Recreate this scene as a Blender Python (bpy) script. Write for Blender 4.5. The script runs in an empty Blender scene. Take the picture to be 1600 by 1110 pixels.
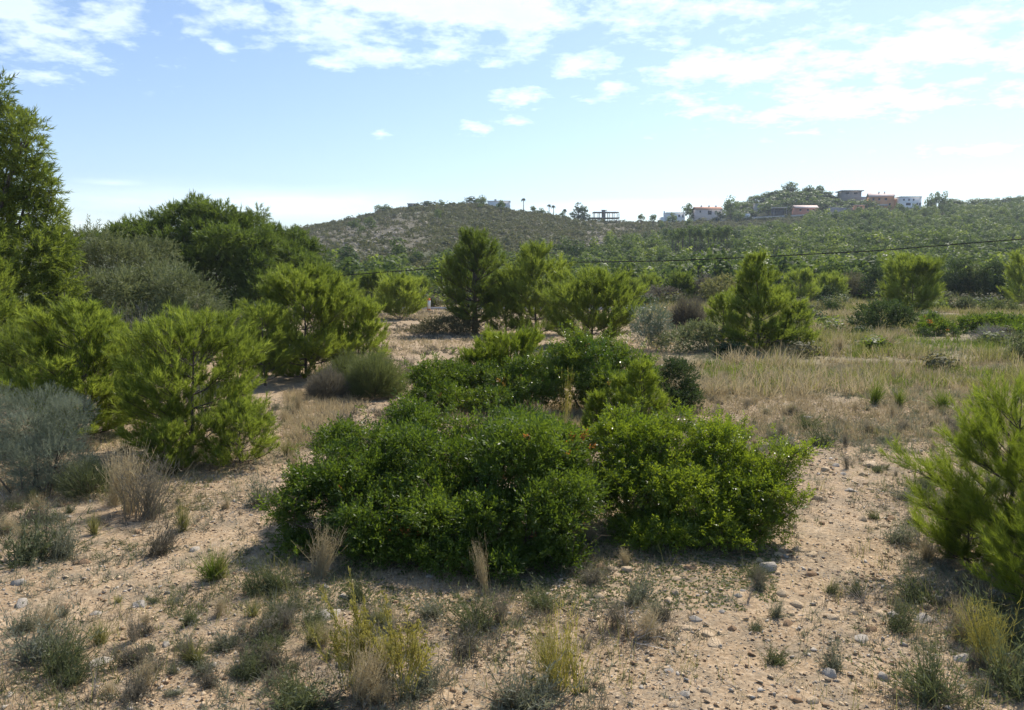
import bpy, math, random
import numpy as np
from mathutils import Vector, Matrix
R_ = math.radians
sc = bpy.context.scene
COL = sc.collection

# ------------------------------------------------------------------ camera
FPX, CX, CY, PITCH, CAMZ = 1256.0, 800.0, 555.0, R_(5.68), 2.6
cam = bpy.data.cameras.new("camera"); co = bpy.data.objects.new("camera", cam); COL.objects.link(co)
co.location = (0, 0, CAMZ); co.rotation_euler = (R_(90) - PITCH, 0, 0)
cam.sensor_width = 36.0; cam.lens = FPX / 1600 * 36.0; cam.clip_start = 0.05; cam.clip_end = 20000
sc.camera = co

# ------------------------------------------------------------------ light
SUN_EL, SUN_AZ = R_(48), R_(33)            # azimuth measured from +Y towards +X
sd = bpy.data.lights.new("sun", 'SUN'); so = bpy.data.objects.new("sun", sd); COL.objects.link(so)
sd.energy = 5.0; sd.angle = R_(0.55); sd.color = (1.0, 0.93, 0.82)
sdir = Vector((math.sin(SUN_AZ) * math.cos(SUN_EL), math.cos(SUN_AZ) * math.cos(SUN_EL), math.sin(SUN_EL)))
so.rotation_euler = sdir.to_track_quat('Z', 'Y').to_euler(); so.location = (30, 40, 60)
sc.view_settings.view_transform = 'Standard'; sc.view_settings.look = 'None'
sc.view_settings.exposure = 0.18; sc.view_settings.gamma = 1.0
sc.cycles.max_bounces = 9; sc.cycles.transparent_max_bounces = 4; sc.cycles.diffuse_bounces = 6
sc.cycles.transmission_bounces = 7; sc.cycles.volume_bounces = 0; sc.cycles.use_denoising = True

# ------------------------------------------------------------------ pixel helpers (photo pixels, 1600 x 1110)
CP, SP = math.cos(PITCH), math.sin(PITCH)
def ray(px, py):
    a = (px - CX) / FPX; b = (CY - py) / FPX
    f = CP + b * SP
    return a / f, (b * CP - SP) / f            # x per metre of depth, z per metre of depth

# ------------------------------------------------------------------ world: Nishita sky with clouds
W = bpy.data.worlds.new("World"); sc.world = W; W.use_nodes = True
nt = W.node_tree; nt.nodes.clear(); N = nt.nodes; L = nt.links
def wn(t, **k):
    n = N.new(t)
    for a, b in k.items(): setattr(n, a, b)
    return n
def wmath(op, a, b=None, c=None, clamp=False):
    n = wn('ShaderNodeMath', operation=op); n.use_clamp = clamp
    for i, v in enumerate((a, b, c)):
        if v is None: continue
        if isinstance(v, (int, float)): n.inputs[i].default_value = v
        else: L.new(v, n.inputs[i])
    return n.outputs[0]
out = wn('ShaderNodeOutputWorld'); sky = wn('ShaderNodeTexSky', sky_type='NISHITA')
sky.sun_disc = False; sky.sun_elevation = SUN_EL; sky.sun_rotation = SUN_AZ
sky.air_density = 1.0; sky.dust_density = 0.65; sky.ozone_density = 2.0
SKY_STRENGTH = 0.138
tc = wn('ShaderNodeTexCoord'); sep = wn('ShaderNodeSeparateXYZ'); L.new(tc.outputs['Generated'], sep.inputs[0])
dx, dy, dz = sep.outputs
az = wmath('ARCTAN2', dx, dy); el = wmath('ARCSINE', dz)
# cloud layer seen in perspective: direction projected on a plane overhead
zc = wmath('ADD', wmath('MAXIMUM', dz, 0.0), 0.16)
comb = wn('ShaderNodeCombineXYZ'); L.new(wmath('DIVIDE', dx, zc), comb.inputs[0]); L.new(wmath('DIVIDE', dy, zc), comb.inputs[1])
def wnoise(scale, detail, rough, off=0.0, sx=1.0):
    m = wn('ShaderNodeMapping'); m.inputs['Location'].default_value = (off, off * 0.7, off * 0.3); m.inputs['Scale'].default_value = (sx, 1, 1)
    L.new(comb.outputs[0], m.inputs['Vector'])
    n = wn('ShaderNodeTexNoise'); n.inputs['Scale'].default_value = scale; n.inputs['Detail'].default_value = detail
    n.inputs['Roughness'].default_value = rough; L.new(m.outputs[0], n.inputs['Vector']); return n.outputs['Fac']
n_big = wnoise(1.6, 3, 0.5, 3.1); n_med = wnoise(6.5, 8, 0.60, 7.3); n_fin = wnoise(17.0, 6, 0.6, 1.7)
def blob(px, py, sx, sy, amp, hard=1.0):
    u, t = ray(px, py); a0 = math.atan(u); e0 = math.atan(t * math.cos(a0))
    p = wmath('DIVIDE', wmath('SUBTRACT', az, a0), sx / FPX); q = wmath('DIVIDE', wmath('SUBTRACT', el, e0), sy / FPX)
    r = wmath('SQRT', wmath('ADD', wmath('MULTIPLY', p, p), wmath('MULTIPLY', q, q)))
    v = wmath('SUBTRACT', 1.0, wmath('MULTIPLY', r, 0.5), clamp=True)
    return wmath('MULTIPLY', v, amp)
BLOBS = [(20, 15, 170, 60, 1.0), (110, 80, 95, 24, 0.85), (640, 5, 340, 52, 1.3), (560, 60, 180, 24, .85), (860, 25, 220, 52, 0.95), (330, 12, 130, 22, .7),
         (590, 82, 60, 20, 1.0), (517, 100, 36, 14, 1.0), (343, 68, 24, 10, .95), (480, 62, 90, 22, .8),
         (910, 100, 62, 24, .9), (1160, 100, 190, 48, 1.0), (1430, 78, 260, 36, 1.02), (1330, 162, 220, 26, .95), (1180, 170, 110, 20, .7),
         (740, 202, 30, 11, .95), (795, 188, 30, 8, .85), (595, 208, 14, 7, .75), (810, 150, 44, 18, .95), (812, 78, 34, 20, 1.0), (690, 84, 26, 12, .85),
         (770, 97, 22, 10, .8), (955, 132, 30, 12, .8), (1020, 212, 22, 6, .6), (680, 120, 26, 7, .6), (1240, 210, 60, 8, .5),
         (1500, 235, 120, 11, .55), (1120, 12, 160, 26, .7), (1400, 30, 120, 12, .6), (1590, 155, 90, 14, .7), (1330, 242, 50, 6, .4)]
cov = None
for b in BLOBS:
    v = blob(*b); cov = v if cov is None else wmath('MAXIMUM', cov, v)
nz = wmath('ADD', wmath('MULTIPLY', wmath('SUBTRACT', n_med, 0.5), 2.3), wmath('MULTIPLY', wmath('SUBTRACT', n_fin, 0.5), 1.0))
den = wmath('ADD', wmath('SUBTRACT', cov, 0.47), nz)
den = wmath('MULTIPLY', den, 2.0, clamp=True)
gate = wmath('MULTIPLY', cov, 4.0, clamp=True)
den = wmath('MULTIPLY', den, gate)
# thin veils low over the horizon
veil = wmath('MAXIMUM', wmath('MAXIMUM', blob(420, 322, 280, 22, .68), blob(980, 325, 130, 9, .85)), wmath('MAXIMUM', blob(175, 286, 45, 5, .5), blob(120, 350, 250, 25, .5)))
veil = wmath('MULTIPLY', wmath('MULTIPLY', wmath('ADD', veil, wmath('MULTIPLY', wmath('SUBTRACT', wnoise(1.6, 4, .5, 12.0), 0.5), 1.1)), 1.5, clamp=True), wmath('MULTIPLY', veil, 2.0, clamp=True))
den = wmath('MAXIMUM', den, wmath('MULTIPLY', veil, 0.75))
# grey shading put into the cloud brightness by noise
shade = wmath('MULTIPLY_ADD', n_med, -0.6, 1.32)
bg1 = wn('ShaderNodeBackground'); bg1.inputs['Strength'].default_value = SKY_STRENGTH
tint = wn('ShaderNodeMix', data_type='RGBA', blend_type='MULTIPLY'); tint.inputs[0].default_value = 1.0
tint.inputs[7].default_value = (1.0, 1.03, 1.08, 1)
L.new(sky.outputs[0], tint.inputs[6]); L.new(tint.outputs[2], bg1.inputs['Color'])
bg2 = wn('ShaderNodeBackground'); bg2.inputs['Color'].default_value = (0.60, 0.615, 0.64, 1)
L.new(shade, bg2.inputs['Strength'])
ms = wn('ShaderNodeMixShader'); L.new(wmath('MULTIPLY', den, 0.92), ms.inputs[0]); L.new(bg1.outputs[0], ms.inputs[1]); ads = wn('ShaderNodeAddShader'); bg3 = wn('ShaderNodeBackground'); bg3.inputs['Strength'].default_value = SKY_STRENGTH * .75; L.new(tint.outputs[2], bg3.inputs['Color'])
L.new(bg2.outputs[0], ads.inputs[0]); L.new(bg3.outputs[0], ads.inputs[1]); L.new(ads.outputs[0], ms.inputs[2])
L.new(ms.outputs[0], out.inputs['Surface'])
W.cycles.sampling_method = 'MANUAL'; W.cycles.sample_map_resolution = 512

# ------------------------------------------------------------------ materials
def new_mat(name):
    m = bpy.data.materials.new(name); m.use_nodes = True; m.node_tree.nodes.clear()
    return m, m.node_tree.nodes, m.node_tree.links
def col4(c): return (c[0], c[1], c[2], 1)
def leaf_mat(name, c1, c2, tcol, tf=0.4, rough=0.5, spec=0.3, c3=None, c3pos=0.93):
    m, n, l = new_mat(name)
    o = n.new('ShaderNodeOutputMaterial'); p = n.new('ShaderNodeBsdfPrincipled'); t = n.new('ShaderNodeBsdfTranslucent'); mx = n.new('ShaderNodeMixShader')
    a = n.new('ShaderNodeAttribute'); a.attribute_name = 'v'; r = n.new('ShaderNodeValToRGB')
    e = r.color_ramp.elements; e[0].color = col4(c1); e[1].color = col4(c2); e[1].position = 0.85
    if c3:
        x = e.new(.965); x.color = col4(c2)
        x = e.new(.99); x.color = col4(c3)
    oi = n.new('ShaderNodeObjectInfo'); mj = n.new('ShaderNodeMath'); mj.operation = 'MULTIPLY_ADD'; mj.inputs[1].default_value = .34; l.new(oi.outputs['Random'], mj.inputs[0]); l.new(a.outputs['Fac'], mj.inputs[2])
    mk_ = n.new('ShaderNodeMath'); mk_.operation = 'SUBTRACT'; mk_.inputs[1].default_value = .17; l.new(mj.outputs[0], mk_.inputs[0])
    l.new(a.outputs['Fac'] if c3 else mk_.outputs[0], r.inputs[0]); l.new(r.outputs[0], p.inputs['Base Color'])
    p.inputs['Roughness'].default_value = rough; p.inputs['Specular IOR Level'].default_value = spec
    mu = n.new('ShaderNodeMix'); mu.data_type = 'RGBA'; mu.blend_type = 'MULTIPLY'; mu.inputs[0].default_value = 1
    l.new(r.outputs[0], mu.inputs[6]); mu.inputs[7].default_value = col4(tcol); l.new(mu.outputs[2], t.inputs['Color'])
    mx.inputs[0].default_value = tf; l.new(p.outputs[0], mx.inputs[1]); l.new(t.outputs[0], mx.inputs[2]); l.new(mx.outputs[0], o.inputs[0])
    return m
def simple_mat(name, c1, c2=None, scale=8, rough=0.8, bump=0.3, spec=0.3, detail=5, metal=0.0):
    m, n, l = new_mat(name)
    o = n.new('ShaderNodeOutputMaterial'); p = n.new('ShaderNodeBsdfPrincipled'); l.new(p.outputs[0], o.inputs[0])
    g = n.new('ShaderNodeTexCoord'); t = n.new('ShaderNodeTexNoise'); t.inputs['Scale'].default_value = scale; t.inputs['Detail'].default_value = detail
    l.new(g.outputs['Object'], t.inputs['Vector']); r = n.new('ShaderNodeValToRGB'); e = r.color_ramp.elements
    e[0].color = col4(c1); e[1].color = col4(c2 or c1); e[0].position = .3; e[1].position = .7
    l.new(t.outputs['Fac'], r.inputs[0]); l.new(r.outputs[0], p.inputs['Base Color'])
    p.inputs['Roughness'].default_value = rough; p.inputs['Specular IOR Level'].default_value = spec; p.inputs['Metallic'].default_value = metal
    if bump:
        b = n.new('ShaderNodeBump'); b.inputs['Strength'].default_value = bump; b.inputs['Distance'].default_value = 0.02
        l.new(t.outputs['Fac'], b.inputs['Height']); l.new(b.outputs[0], p.inputs['Normal'])
    return m
M = {}
M['needle'] = leaf_mat('pine_needles_bright', (.108, .150, .028), (.235, .290, .058), (1.65, 1.6, .95), .54, .45, .35)
M['needle_dk'] = leaf_mat('pine_needles_deep', (.080, .120, .026), (.170, .215, .042), (1.7, 1.65, .95), .50, .5, .3)
M['needle_near'] = leaf_mat('pine_needles_fresh', (.095, .140, .022), (.215, .275, .042), (1.75, 1.65, .9), .52, .4, .4)
M['needle_mat'] = leaf_mat('mature_pine_needles', (.058, .092, .022), (.130, .178, .038), (1.65, 1.65, .9), .45, .5, .3)
M['needle_far'] = leaf_mat('forest_pine_needles', (.052, .086, .024), (.128, .170, .042), (1.6, 1.6, 1.0), .42, .6, .2)
M['olive'] = leaf_mat('olive_leaves', (.095, .115, .052), (.215, .24, .125), (1.3, 1.3, .9), .34, .55, .25)
M['olive_s'] = leaf_mat('silvery_leaves', (.09, .12, .07), (.24, .27, .20), (1.1, 1.2, .9), .25, .4, .5)
M['oak'] = leaf_mat('dark_evergreen_leaves', (.035, .055, .024), (.075, .105, .04), (1.4, 1.5, .8), .34, .65, .2)
M['mastic'] = leaf_mat('mastic_leaves', (.042, .080, .014), (.115, .170, .026), (1.8, 1.7, .8), .43, .45, .35, (.30, .13, .05), .992)
M['mastic_lt'] = leaf_mat('pale_mastic_leaves', (.072, .122, .015), (.170, .232, .030), (1.8, 1.65, .7), .50, .36, .5)
M['mastic_yl'] = leaf_mat('yellowing_mastic_leaves', (.05, .10, .014), (.17, .22, .03), (1.6, 1.6, .8), .38, .35, .5, (.34, .19, .06), .98)
M['broom'] = leaf_mat('grey_green_broom', (.125, .150, .105), (.25, .28, .21), (1.2, 1.2, 1.0), .38, .6, .2)
M['broom_dk'] = leaf_mat('olive_brown_twigs', (.085, .105, .042), (.175, .200, .085), (1.3, 1.3, .8), .38, .6, .2)
M['heath'] = leaf_mat('grey_brown_heath', (.12, .105, .08), (.24, .215, .165), (1.1, 1.1, .9), .3, .7, .1)
M['thyme'] = leaf_mat('grey_green_thyme', (.12, .125, .085), (.27, .27, .20), (1.1, 1.15, .85), .35, .6, .2)
M['thyme_gn'] = leaf_mat('dull_green_herb', (.075, .09, .045), (.17, .185, .095), (1.2, 1.25, .8), .35, .55, .25)
M['straw'] = leaf_mat('dry_grass', (.26, .21, .125), (.52, .44, .28), (1.1, 1.05, .9), .35, .6, .2)
M['straw_gn'] = leaf_mat('half_dry_grass', (.14, .15, .055), (.32, .30, .12), (1.2, 1.2, .8), .38, .55, .25)
M['grass'] = leaf_mat('green_grass', (.075, .120, .020), (.19, .23, .05), (1.5, 1.5, .8), .42, .45, .3)
M['weed'] = leaf_mat('yellow_green_weed', (.17, .17, .05), (.36, .33, .10), (1.4, 1.3, .8), .38, .5, .3)
M['dead'] = leaf_mat('dead_twigs', (.20, .17, .14), (.42, .38, .33), (1, 1, 1), .05, .7, .2)
M['scrub'] = leaf_mat('hill_scrub_leaves', (.070, .082, .032), (.155, .160, .070), (1.35, 1.3, .9), .35, .7, .15)
M['scrub_br'] = leaf_mat('brownish_scrub', (.10, .10, .05), (.20, .18, .10), (1.2, 1.2, .9), .25, .7, .15)
M['bark'] = simple_mat('pine_bark', (.055, .042, .034), (.16, .13, .11), 22, .9, .8)
M['bark_gy'] = simple_mat('grey_bark', (.10, .09, .08), (.26, .24, .21), 30, .9, .6)
M['stem'] = simple_mat('shrub_stems', (.06, .045, .03), (.17, .13, .09), 30, .85, .4)
M['rock'] = simple_mat('buff_limestone', (.42, .30, .18), (.66, .51, .33), 9, .9, .5)
M['rock_gy'] = simple_mat('grey_limestone', (.33, .285, .225), (.52, .46, .38), 9, .9, .5)
M['rock_br'] = simple_mat('brown_stone', (.24, .15, .08), (.40, .26, .15), 9, .9, .5)
M['rock_far'] = simple_mat('hill_limestone', (.22, .19, .15), (.42, .37, .30), 1.2, .9, .4)
M['cable'] = simple_mat('black_cable', (.02, .02, .02), None, 8, .9, 0, .1)
M['steel'] = simple_mat('galvanised_steel', (.50, .52, .54), (.62, .64, .66), 4, .45, .0, .5, 3, .3)
M['white'] = simple_mat('white_render', (.78, .78, .77), (.84, .84, .83), .6, .85, 0)
M['greyc'] = simple_mat('raw_concrete', (.28, .25, .24), (.38, .35, .33), .8, .9, 0)
M['pinkw'] = simple_mat('pale_pink_render', (.58, .50, .46), (.66, .58, .54), .6, .85, 0)
M['orange'] = simple_mat('orange_render', (.56, .27, .13), (.64, .33, .17), .6, .85, 0)
M['tile'] = simple_mat('terracotta_tiles', (.40, .19, .12), (.52, .29, .20), 2.5, .85, 0)
M['tile_p'] = simple_mat('pale_pink_tiles', (.60, .46, .40), (.72, .58, .52), 2.5, .8, 0)
M['redw'] = simple_mat('brick_red_wall', (.46, .20, .14), (.54, .26, .19), 1.5, .85, 0)
M['glass'] = simple_mat('dark_window_glass', (.03, .035, .045), None, 2, .15, 0, .6)
M['stonew'] = simple_mat('pale_stone_wall', (.40, .37, .34), (.54, .50, .46), 1.6, .9, 0)
M['palm'] = leaf_mat('palm_fronds', (.03, .05, .02), (.06, .09, .035), (1.3, 1.4, .8), .25, .5, .3)
M['orpaint'] = simple_mat('orange_marker_paint', (.75, .16, .04), None, 8, .5, 0)
M['whpaint'] = simple_mat('white_marker_paint', (.80, .80, .78), None, 8, .5, 0)
M['carpaint'] = simple_mat('white_car_paint', (.78, .78, .78), None, 2, .25, 0, .6)
M['rubber'] = simple_mat('tyre_rubber', (.02, .02, .02), None, 8, .8, 0)
# ------------------------------------------------------------------ noise and terrain
def _h(ix, iy, s):
    n = (ix.astype(np.int64) * 374761393 + iy.astype(np.int64) * 668265263 + s * 1442695041) & 0xFFFFFFFF
    n = ((n ^ (n >> 13)) * 1274126177) & 0xFFFFFFFF
    return ((n ^ (n >> 16)) & 0xFFFF) / 65535.0
def vn(x, y, s=0):
    x = np.asarray(x, float); y = np.asarray(y, float)
    ix = np.floor(x); iy = np.floor(y); fx = x - ix; fy = y - iy
    fx = fx * fx * (3 - 2 * fx); fy = fy * fy * (3 - 2 * fy)
    a = _h(ix, iy, s); b = _h(ix + 1, iy, s); c = _h(ix, iy + 1, s); d = _h(ix + 1, iy + 1, s)
    return (a + (b - a) * fx) * (1 - fy) + (c + (d - c) * fx) * fy
def fbm(x, y, s=0, o=4):
    t = 0; a = .5; w = 0
    for i in range(o):
        t = t + a * vn(x * 2 ** i + 17.3 * i, y * 2 ** i - 9.1 * i, s + i); w += a; a *= .5
    return t / w - .5
def sstep(a, b, x): t = np.clip((x - a) / (b - a), 0, 1); return t * t * (3 - 2 * t)
SHELF = [(-400, 372), (0, 368), (300, 366), (460, 361), (500, 352), (560, 340), (620, 327), (700, 322), (760, 323), (800, 330), (860, 338), (900, 345), (950, 347), (1050, 348),
         (1130, 346), (1180, 345), (1250, 340), (1330, 335), (1400, 332), (1500, 332), (1600, 330), (2100, 325)]
RIDGE = [(-400, 380), (460, 372), (700, 332), (900, 352), (1050, 352), (1130, 338), (1180, 318), (1220, 304), (1260, 303), (1300, 311), (1350, 317), (1400, 322), (1450, 325),
         (1500, 326), (1560, 321), (1600, 316), (2100, 300)]
su = np.array([ray(a, b)[0] for a, b in SHELF]); stt = np.array([ray(a, b)[1] for a, b in SHELF])
ru = np.array([ray(a, b)[0] for a, b in RIDGE]); rt = np.array([ray(a, b)[1] for a, b in RIDGE])
PXU = lambda px: ray(px, 350)[0]
def Zt(x, y, micro=True):
    x = np.asarray(x, float); y = np.asarray(y, float)
    D = np.maximum(y, 0.0); u = np.clip(x / np.maximum(D, 1e-3), -1.1, 1.1)
    Ds = 380 + 50 * sstep(PXU(850), PXU(1050), u); Dr = Ds + 70
    zs = CAMZ + np.interp(u, su, stt) * Ds; zr = CAMZ + np.interp(u, ru, rt) * Dr
    near = 0.22 * fbm(x / 9, y / 9, 3) * sstep(3, 9, np.hypot(x, y)) + 0.07 * fbm(x / 1.7, y / 1.7, 8)
    z0 = near * (1 - sstep(60, 110, D)) - 1.6 * sstep(70, 115, D)
    p = np.clip((D - 112) / (Ds - 112), 0, 1)
    z = z0 + (zs + 1.6) * (0.45 * p ** 1.7 + 0.55 * p) + 1.6 * 0 * p
    q = np.clip((D - Ds) / (Dr - Ds), 0, 1); z = z + (zr - zs) * (q * q * (3 - 2 * q))
    r = np.clip((D - Dr) / 500, 0, 1); z = z - (zr * 1.0 + 10) * r * r * (3 - 2 * r)
    z = z + 2.4 * fbm(x / 45, y / 45, 21) * sstep(110, 200, D) * (1 - .5 * sstep(330, 400, D))
    if micro:
        g = np.hypot(x, y)
        z = z + (0.030 * fbm(x / .35, y / .35, 31, 3) + .012 * fbm(x / .09, y / .09, 35, 2)) * (1 - sstep(14, 28, g))
    return z
def P(px, D, py=480):                          # a point standing on the ground under a picture column, D metres away
    u, t = ray(px, py); x = u * D; return Vector((x, D, float(Zt(x, D, False))))
def G(px, py):                                 # the ground point seen at a picture position
    u, t = ray(px, py)
    Ds = np.concatenate([np.arange(2, 30, .05), np.arange(30, 520, .5)]); zz = Zt(u * Ds, Ds, False); k = np.argmax(CAMZ + t * Ds <= zz)
    D = Ds[k]; return Vector((u * D, D, float(zz[k])))
def AT(px, py, D):
    u, t = ray(px, py); return Vector((u * D, D, CAMZ + t * D))

# ------------------------------------------------------------------ mesh tools
def _build(name, V, F, va=None, smooth=False, attrs=None, mats=None, mi=None):
    V = np.asarray(V, np.float32).reshape(-1, 3); F = [np.asarray(f, np.int32) for f in (F if isinstance(F, list) else [F]) if len(f)]
    me = bpy.data.meshes.new(name); me.vertices.add(len(V)); me.vertices.foreach_set('co', V.ravel())
    nl = sum(f.size for f in F); npoly = sum(len(f) for f in F)
    me.loops.add(nl); me.polygons.add(npoly)
    me.loops.foreach_set('vertex_index', np.concatenate([f.ravel() for f in F]))
    tot = np.concatenate([np.full(len(f), f.shape[1], np.int32) for f in F]); st = np.concatenate([[0], np.cumsum(tot)[:-1]]).astype(np.int32)
    me.polygons.foreach_set('loop_start', st)
    if smooth: me.polygons.foreach_set('use_smooth', np.ones(npoly, bool))
    if mi is not None: me.polygons.foreach_set('material_index', np.asarray(mi, np.int32))
    me.update(calc_edges=True)
    if va is not None:
        a = me.attributes.new('v', 'FLOAT', 'POINT'); a.data.foreach_set('value', np.asarray(va, np.float32))
    for k, arr in (attrs or {}).items():
        a = me.attributes.new(k, 'FLOAT', 'POINT'); a.data.foreach_set('value', np.asarray(arr, np.float32))
    return me
def mobj(name, me, mat, parent=None):
    o = bpy.data.objects.new(name, me); COL.objects.link(o)
    for m in (mat if isinstance(mat, (list, tuple)) else [mat]): me.materials.append(m)
    if parent: o.parent = parent
    return o
def tag(o, label=None, cat=None, group=None, kind=None):
    for k, v in (('label', label), ('category', cat), ('group', group), ('kind', kind)):
        if v: o[k] = v
    return o
def thing(name, label, cat, loc, group=None, rz=0.0):
    o = bpy.data.objects.new(name, None); COL.objects.link(o); o.location = loc; o.rotation_euler[2] = rz; o.empty_display_size = .2
    return tag(o, label, cat, group)
def copy_tree(o, label=None, group=None, loc=None, rz=None, s=None):
    c = o.copy(); COL.objects.link(c)
    if label: c['label'] = label
    if group: c['group'] = group
    if loc is not None: c.location = loc
    if rz is not None: c.rotation_euler[2] = rz
    if s is not None: c.scale = s if isinstance(s, (tuple, list)) else (s, s, s)
    for ch in o.children:
        d = ch.copy(); COL.objects.link(d); d.parent = c
    return c

class Acc:                                     # gathers geometry for one mesh
    def __init__(s): s.V = []; s.F3 = []; s.F4 = []; s.A = []; s.n = 0
    def add(s, V, F, a=0.5):
        V = np.asarray(V, np.float32).reshape(-1, 3); F = np.asarray(F, np.int64)
        (s.F3 if F.shape[1] == 3 else s.F4).append(F + s.n)
        s.V.append(V); s.A.append(np.broadcast_to(np.asarray(a, np.float32), (len(V),)) if np.ndim(a) == 0 else np.asarray(a, np.float32)); s.n += len(V)
    def obj(s, name, mat, parent=None, origin=(0, 0, 0), smooth=False):
        V = np.concatenate(s.V) - np.array(origin, np.float32)
        F = [np.concatenate(f) for f in (s.F3, s.F4) if f]
        return mobj(name, _build(name, V, F, np.concatenate(s.A), smooth), mat, parent)
def nrm(v): return v / np.maximum(np.linalg.norm(v, axis=-1, keepdims=True), 1e-9)
def frames(d, rng):
    d = nrm(d); r = rng.normal(size=d.shape); x = nrm(np.cross(d, r)); y = np.cross(d, x)
    return np.stack([x, y, d], axis=-1)        # columns x, y, z
def scatter(acc, tmpl, pos, d, scale, a, rng):
    TV, TF = tmpl; N = len(pos)
    if N == 0: return
    R = frames(d, rng); s = np.broadcast_to(np.asarray(scale, float), (N,))
    V = np.einsum('nij,vj->nvi', R, TV) * s[:, None, None] + pos[:, None, :]
    F = TF[None] + (np.arange(N) * len(TV))[:, None, None]
    acc.add(V.reshape(-1, 3), F.reshape(-1, TF.shape[1]), np.repeat(np.broadcast_to(a, (N,)), len(TV)))
def tube(acc, pts, rad, sides=5, a=.5):
    pts = np.asarray(pts, float); n = len(pts); rad = np.broadcast_to(rad, (n,))
    t = nrm(np.gradient(pts, axis=0)); ref = np.array([.31, .17, .93]) if abs(t[0, 2]) < .8 else np.array([.95, .2, .1])
    x = nrm(np.cross(t, ref)); y = np.cross(t, x); an = np.arange(sides) * 2 * math.pi / sides
    V = pts[:, None] + rad[:, None, None] * (np.cos(an)[None, :, None] * x[:, None] + np.sin(an)[None, :, None] * y[:, None])
    i = np.arange(n - 1)[:, None] * sides; j = np.arange(sides)[None]; k = (j + 1) % sides
    acc.add(V.reshape(-1, 3), np.stack([i + j, i + k, i + sides + k, i + sides + j], -1).reshape(-1, 4), a)
def ribbons(acc, P0, d, ln, bend, w, K, a, rng, tip=0.1):
    N = len(P0); s = np.linspace(0, 1, K + 1); ln = np.broadcast_to(ln, (N,)); w = np.broadcast_to(w, (N,)); d = nrm(d)
    C = P0[:, None] + d[:, None] * (ln[:, None] * s)[..., None] + bend[:, None] * (s ** 2)[None, :, None]
    side = nrm(np.cross(d, rng.normal(size=(N, 3)))) * (w[:, None] * .5)
    ww = (1 - (1 - tip) * s ** 1.5)[None, :, None] * side[:, None]
    V = np.stack([C - ww, C + ww], 2).reshape(N, -1, 3)
    q = np.arange(K)[:, None] * 2 + np.array([0, 1, 3, 2])[None]
    F = q[None] + (np.arange(N) * (K + 1) * 2)[:, None, None]
    acc.add(V.reshape(-1, 3), F.reshape(-1, 4), np.repeat(np.broadcast_to(a, (N,)), (K + 1) * 2))
    return C
# templates
def t_shoot(L, n, nl, w, seed, spread=.75):
    r = np.random.default_rng(seed); s = r.uniform(0.05, 1, n) * L; az = r.uniform(0, 6.283, n); an = spread * (1.15 - .6 * s / L) + r.normal(size=n) * .12
    d = np.stack([np.sin(an) * np.cos(az), np.sin(an) * np.sin(az), np.cos(an)], -1)
    side = nrm(np.cross(d, r.normal(size=(n, 3)))) * w * .5; b = np.stack([0 * s, 0 * s, s], -1); l = nl * r.uniform(.7, 1.15, n)
    V = np.stack([b - side, b + side, b + d * l[:, None]], 1).reshape(-1, 3)
    return V, np.arange(3 * n).reshape(-1, 3)
def t_sprig(L, n, ll, lw, seed, ang=.9, flat=.35):
    r = np.random.default_rng(seed); V = []; F = []
    for i in range(n):
        s = L * (.15 + .85 * i / (n - 1)); az = (i % 2) * math.pi + r.normal() * flat + .0; an = ang * (1 - .5 * (i == n - 1)) + r.normal() * .15
        if i == n - 1: an *= .3
        d = np.array([math.sin(an) * math.cos(az), math.sin(an) * math.sin(az), math.cos(an)]); sd = nrm(np.cross(d, r.normal(size=3) * .5 + np.array([0, 1, 0])))
        l = ll * r.uniform(.75, 1.15); b = np.array([0, 0, s]); k = len(V)
        V += [b, b + d * l * .5 - sd * lw * .5, b + d * l, b + d * l * .5 + sd * lw * .5]; F += [(k, k + 1, k + 2), (k, k + 2, k + 3)]
    return np.array(V), np.array(F)
def t_quads(n, size, spread, seed):
    r = np.random.default_rng(seed); V = []; F = []
    for i in range(n):
        c = r.normal(size=3) * spread; a = nrm(r.normal(size=3)); b = nrm(np.cross(a, r.normal(size=3))); s = size * r.uniform(.6, 1.2); k = len(V)
        V += [c - a * s * .5, c + b * s * .35, c + a * s * .5, c - b * s * .35]; F += [(k, k + 1, k + 2), (k, k + 2, k + 3)]
    return np.array(V), np.array(F)

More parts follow.
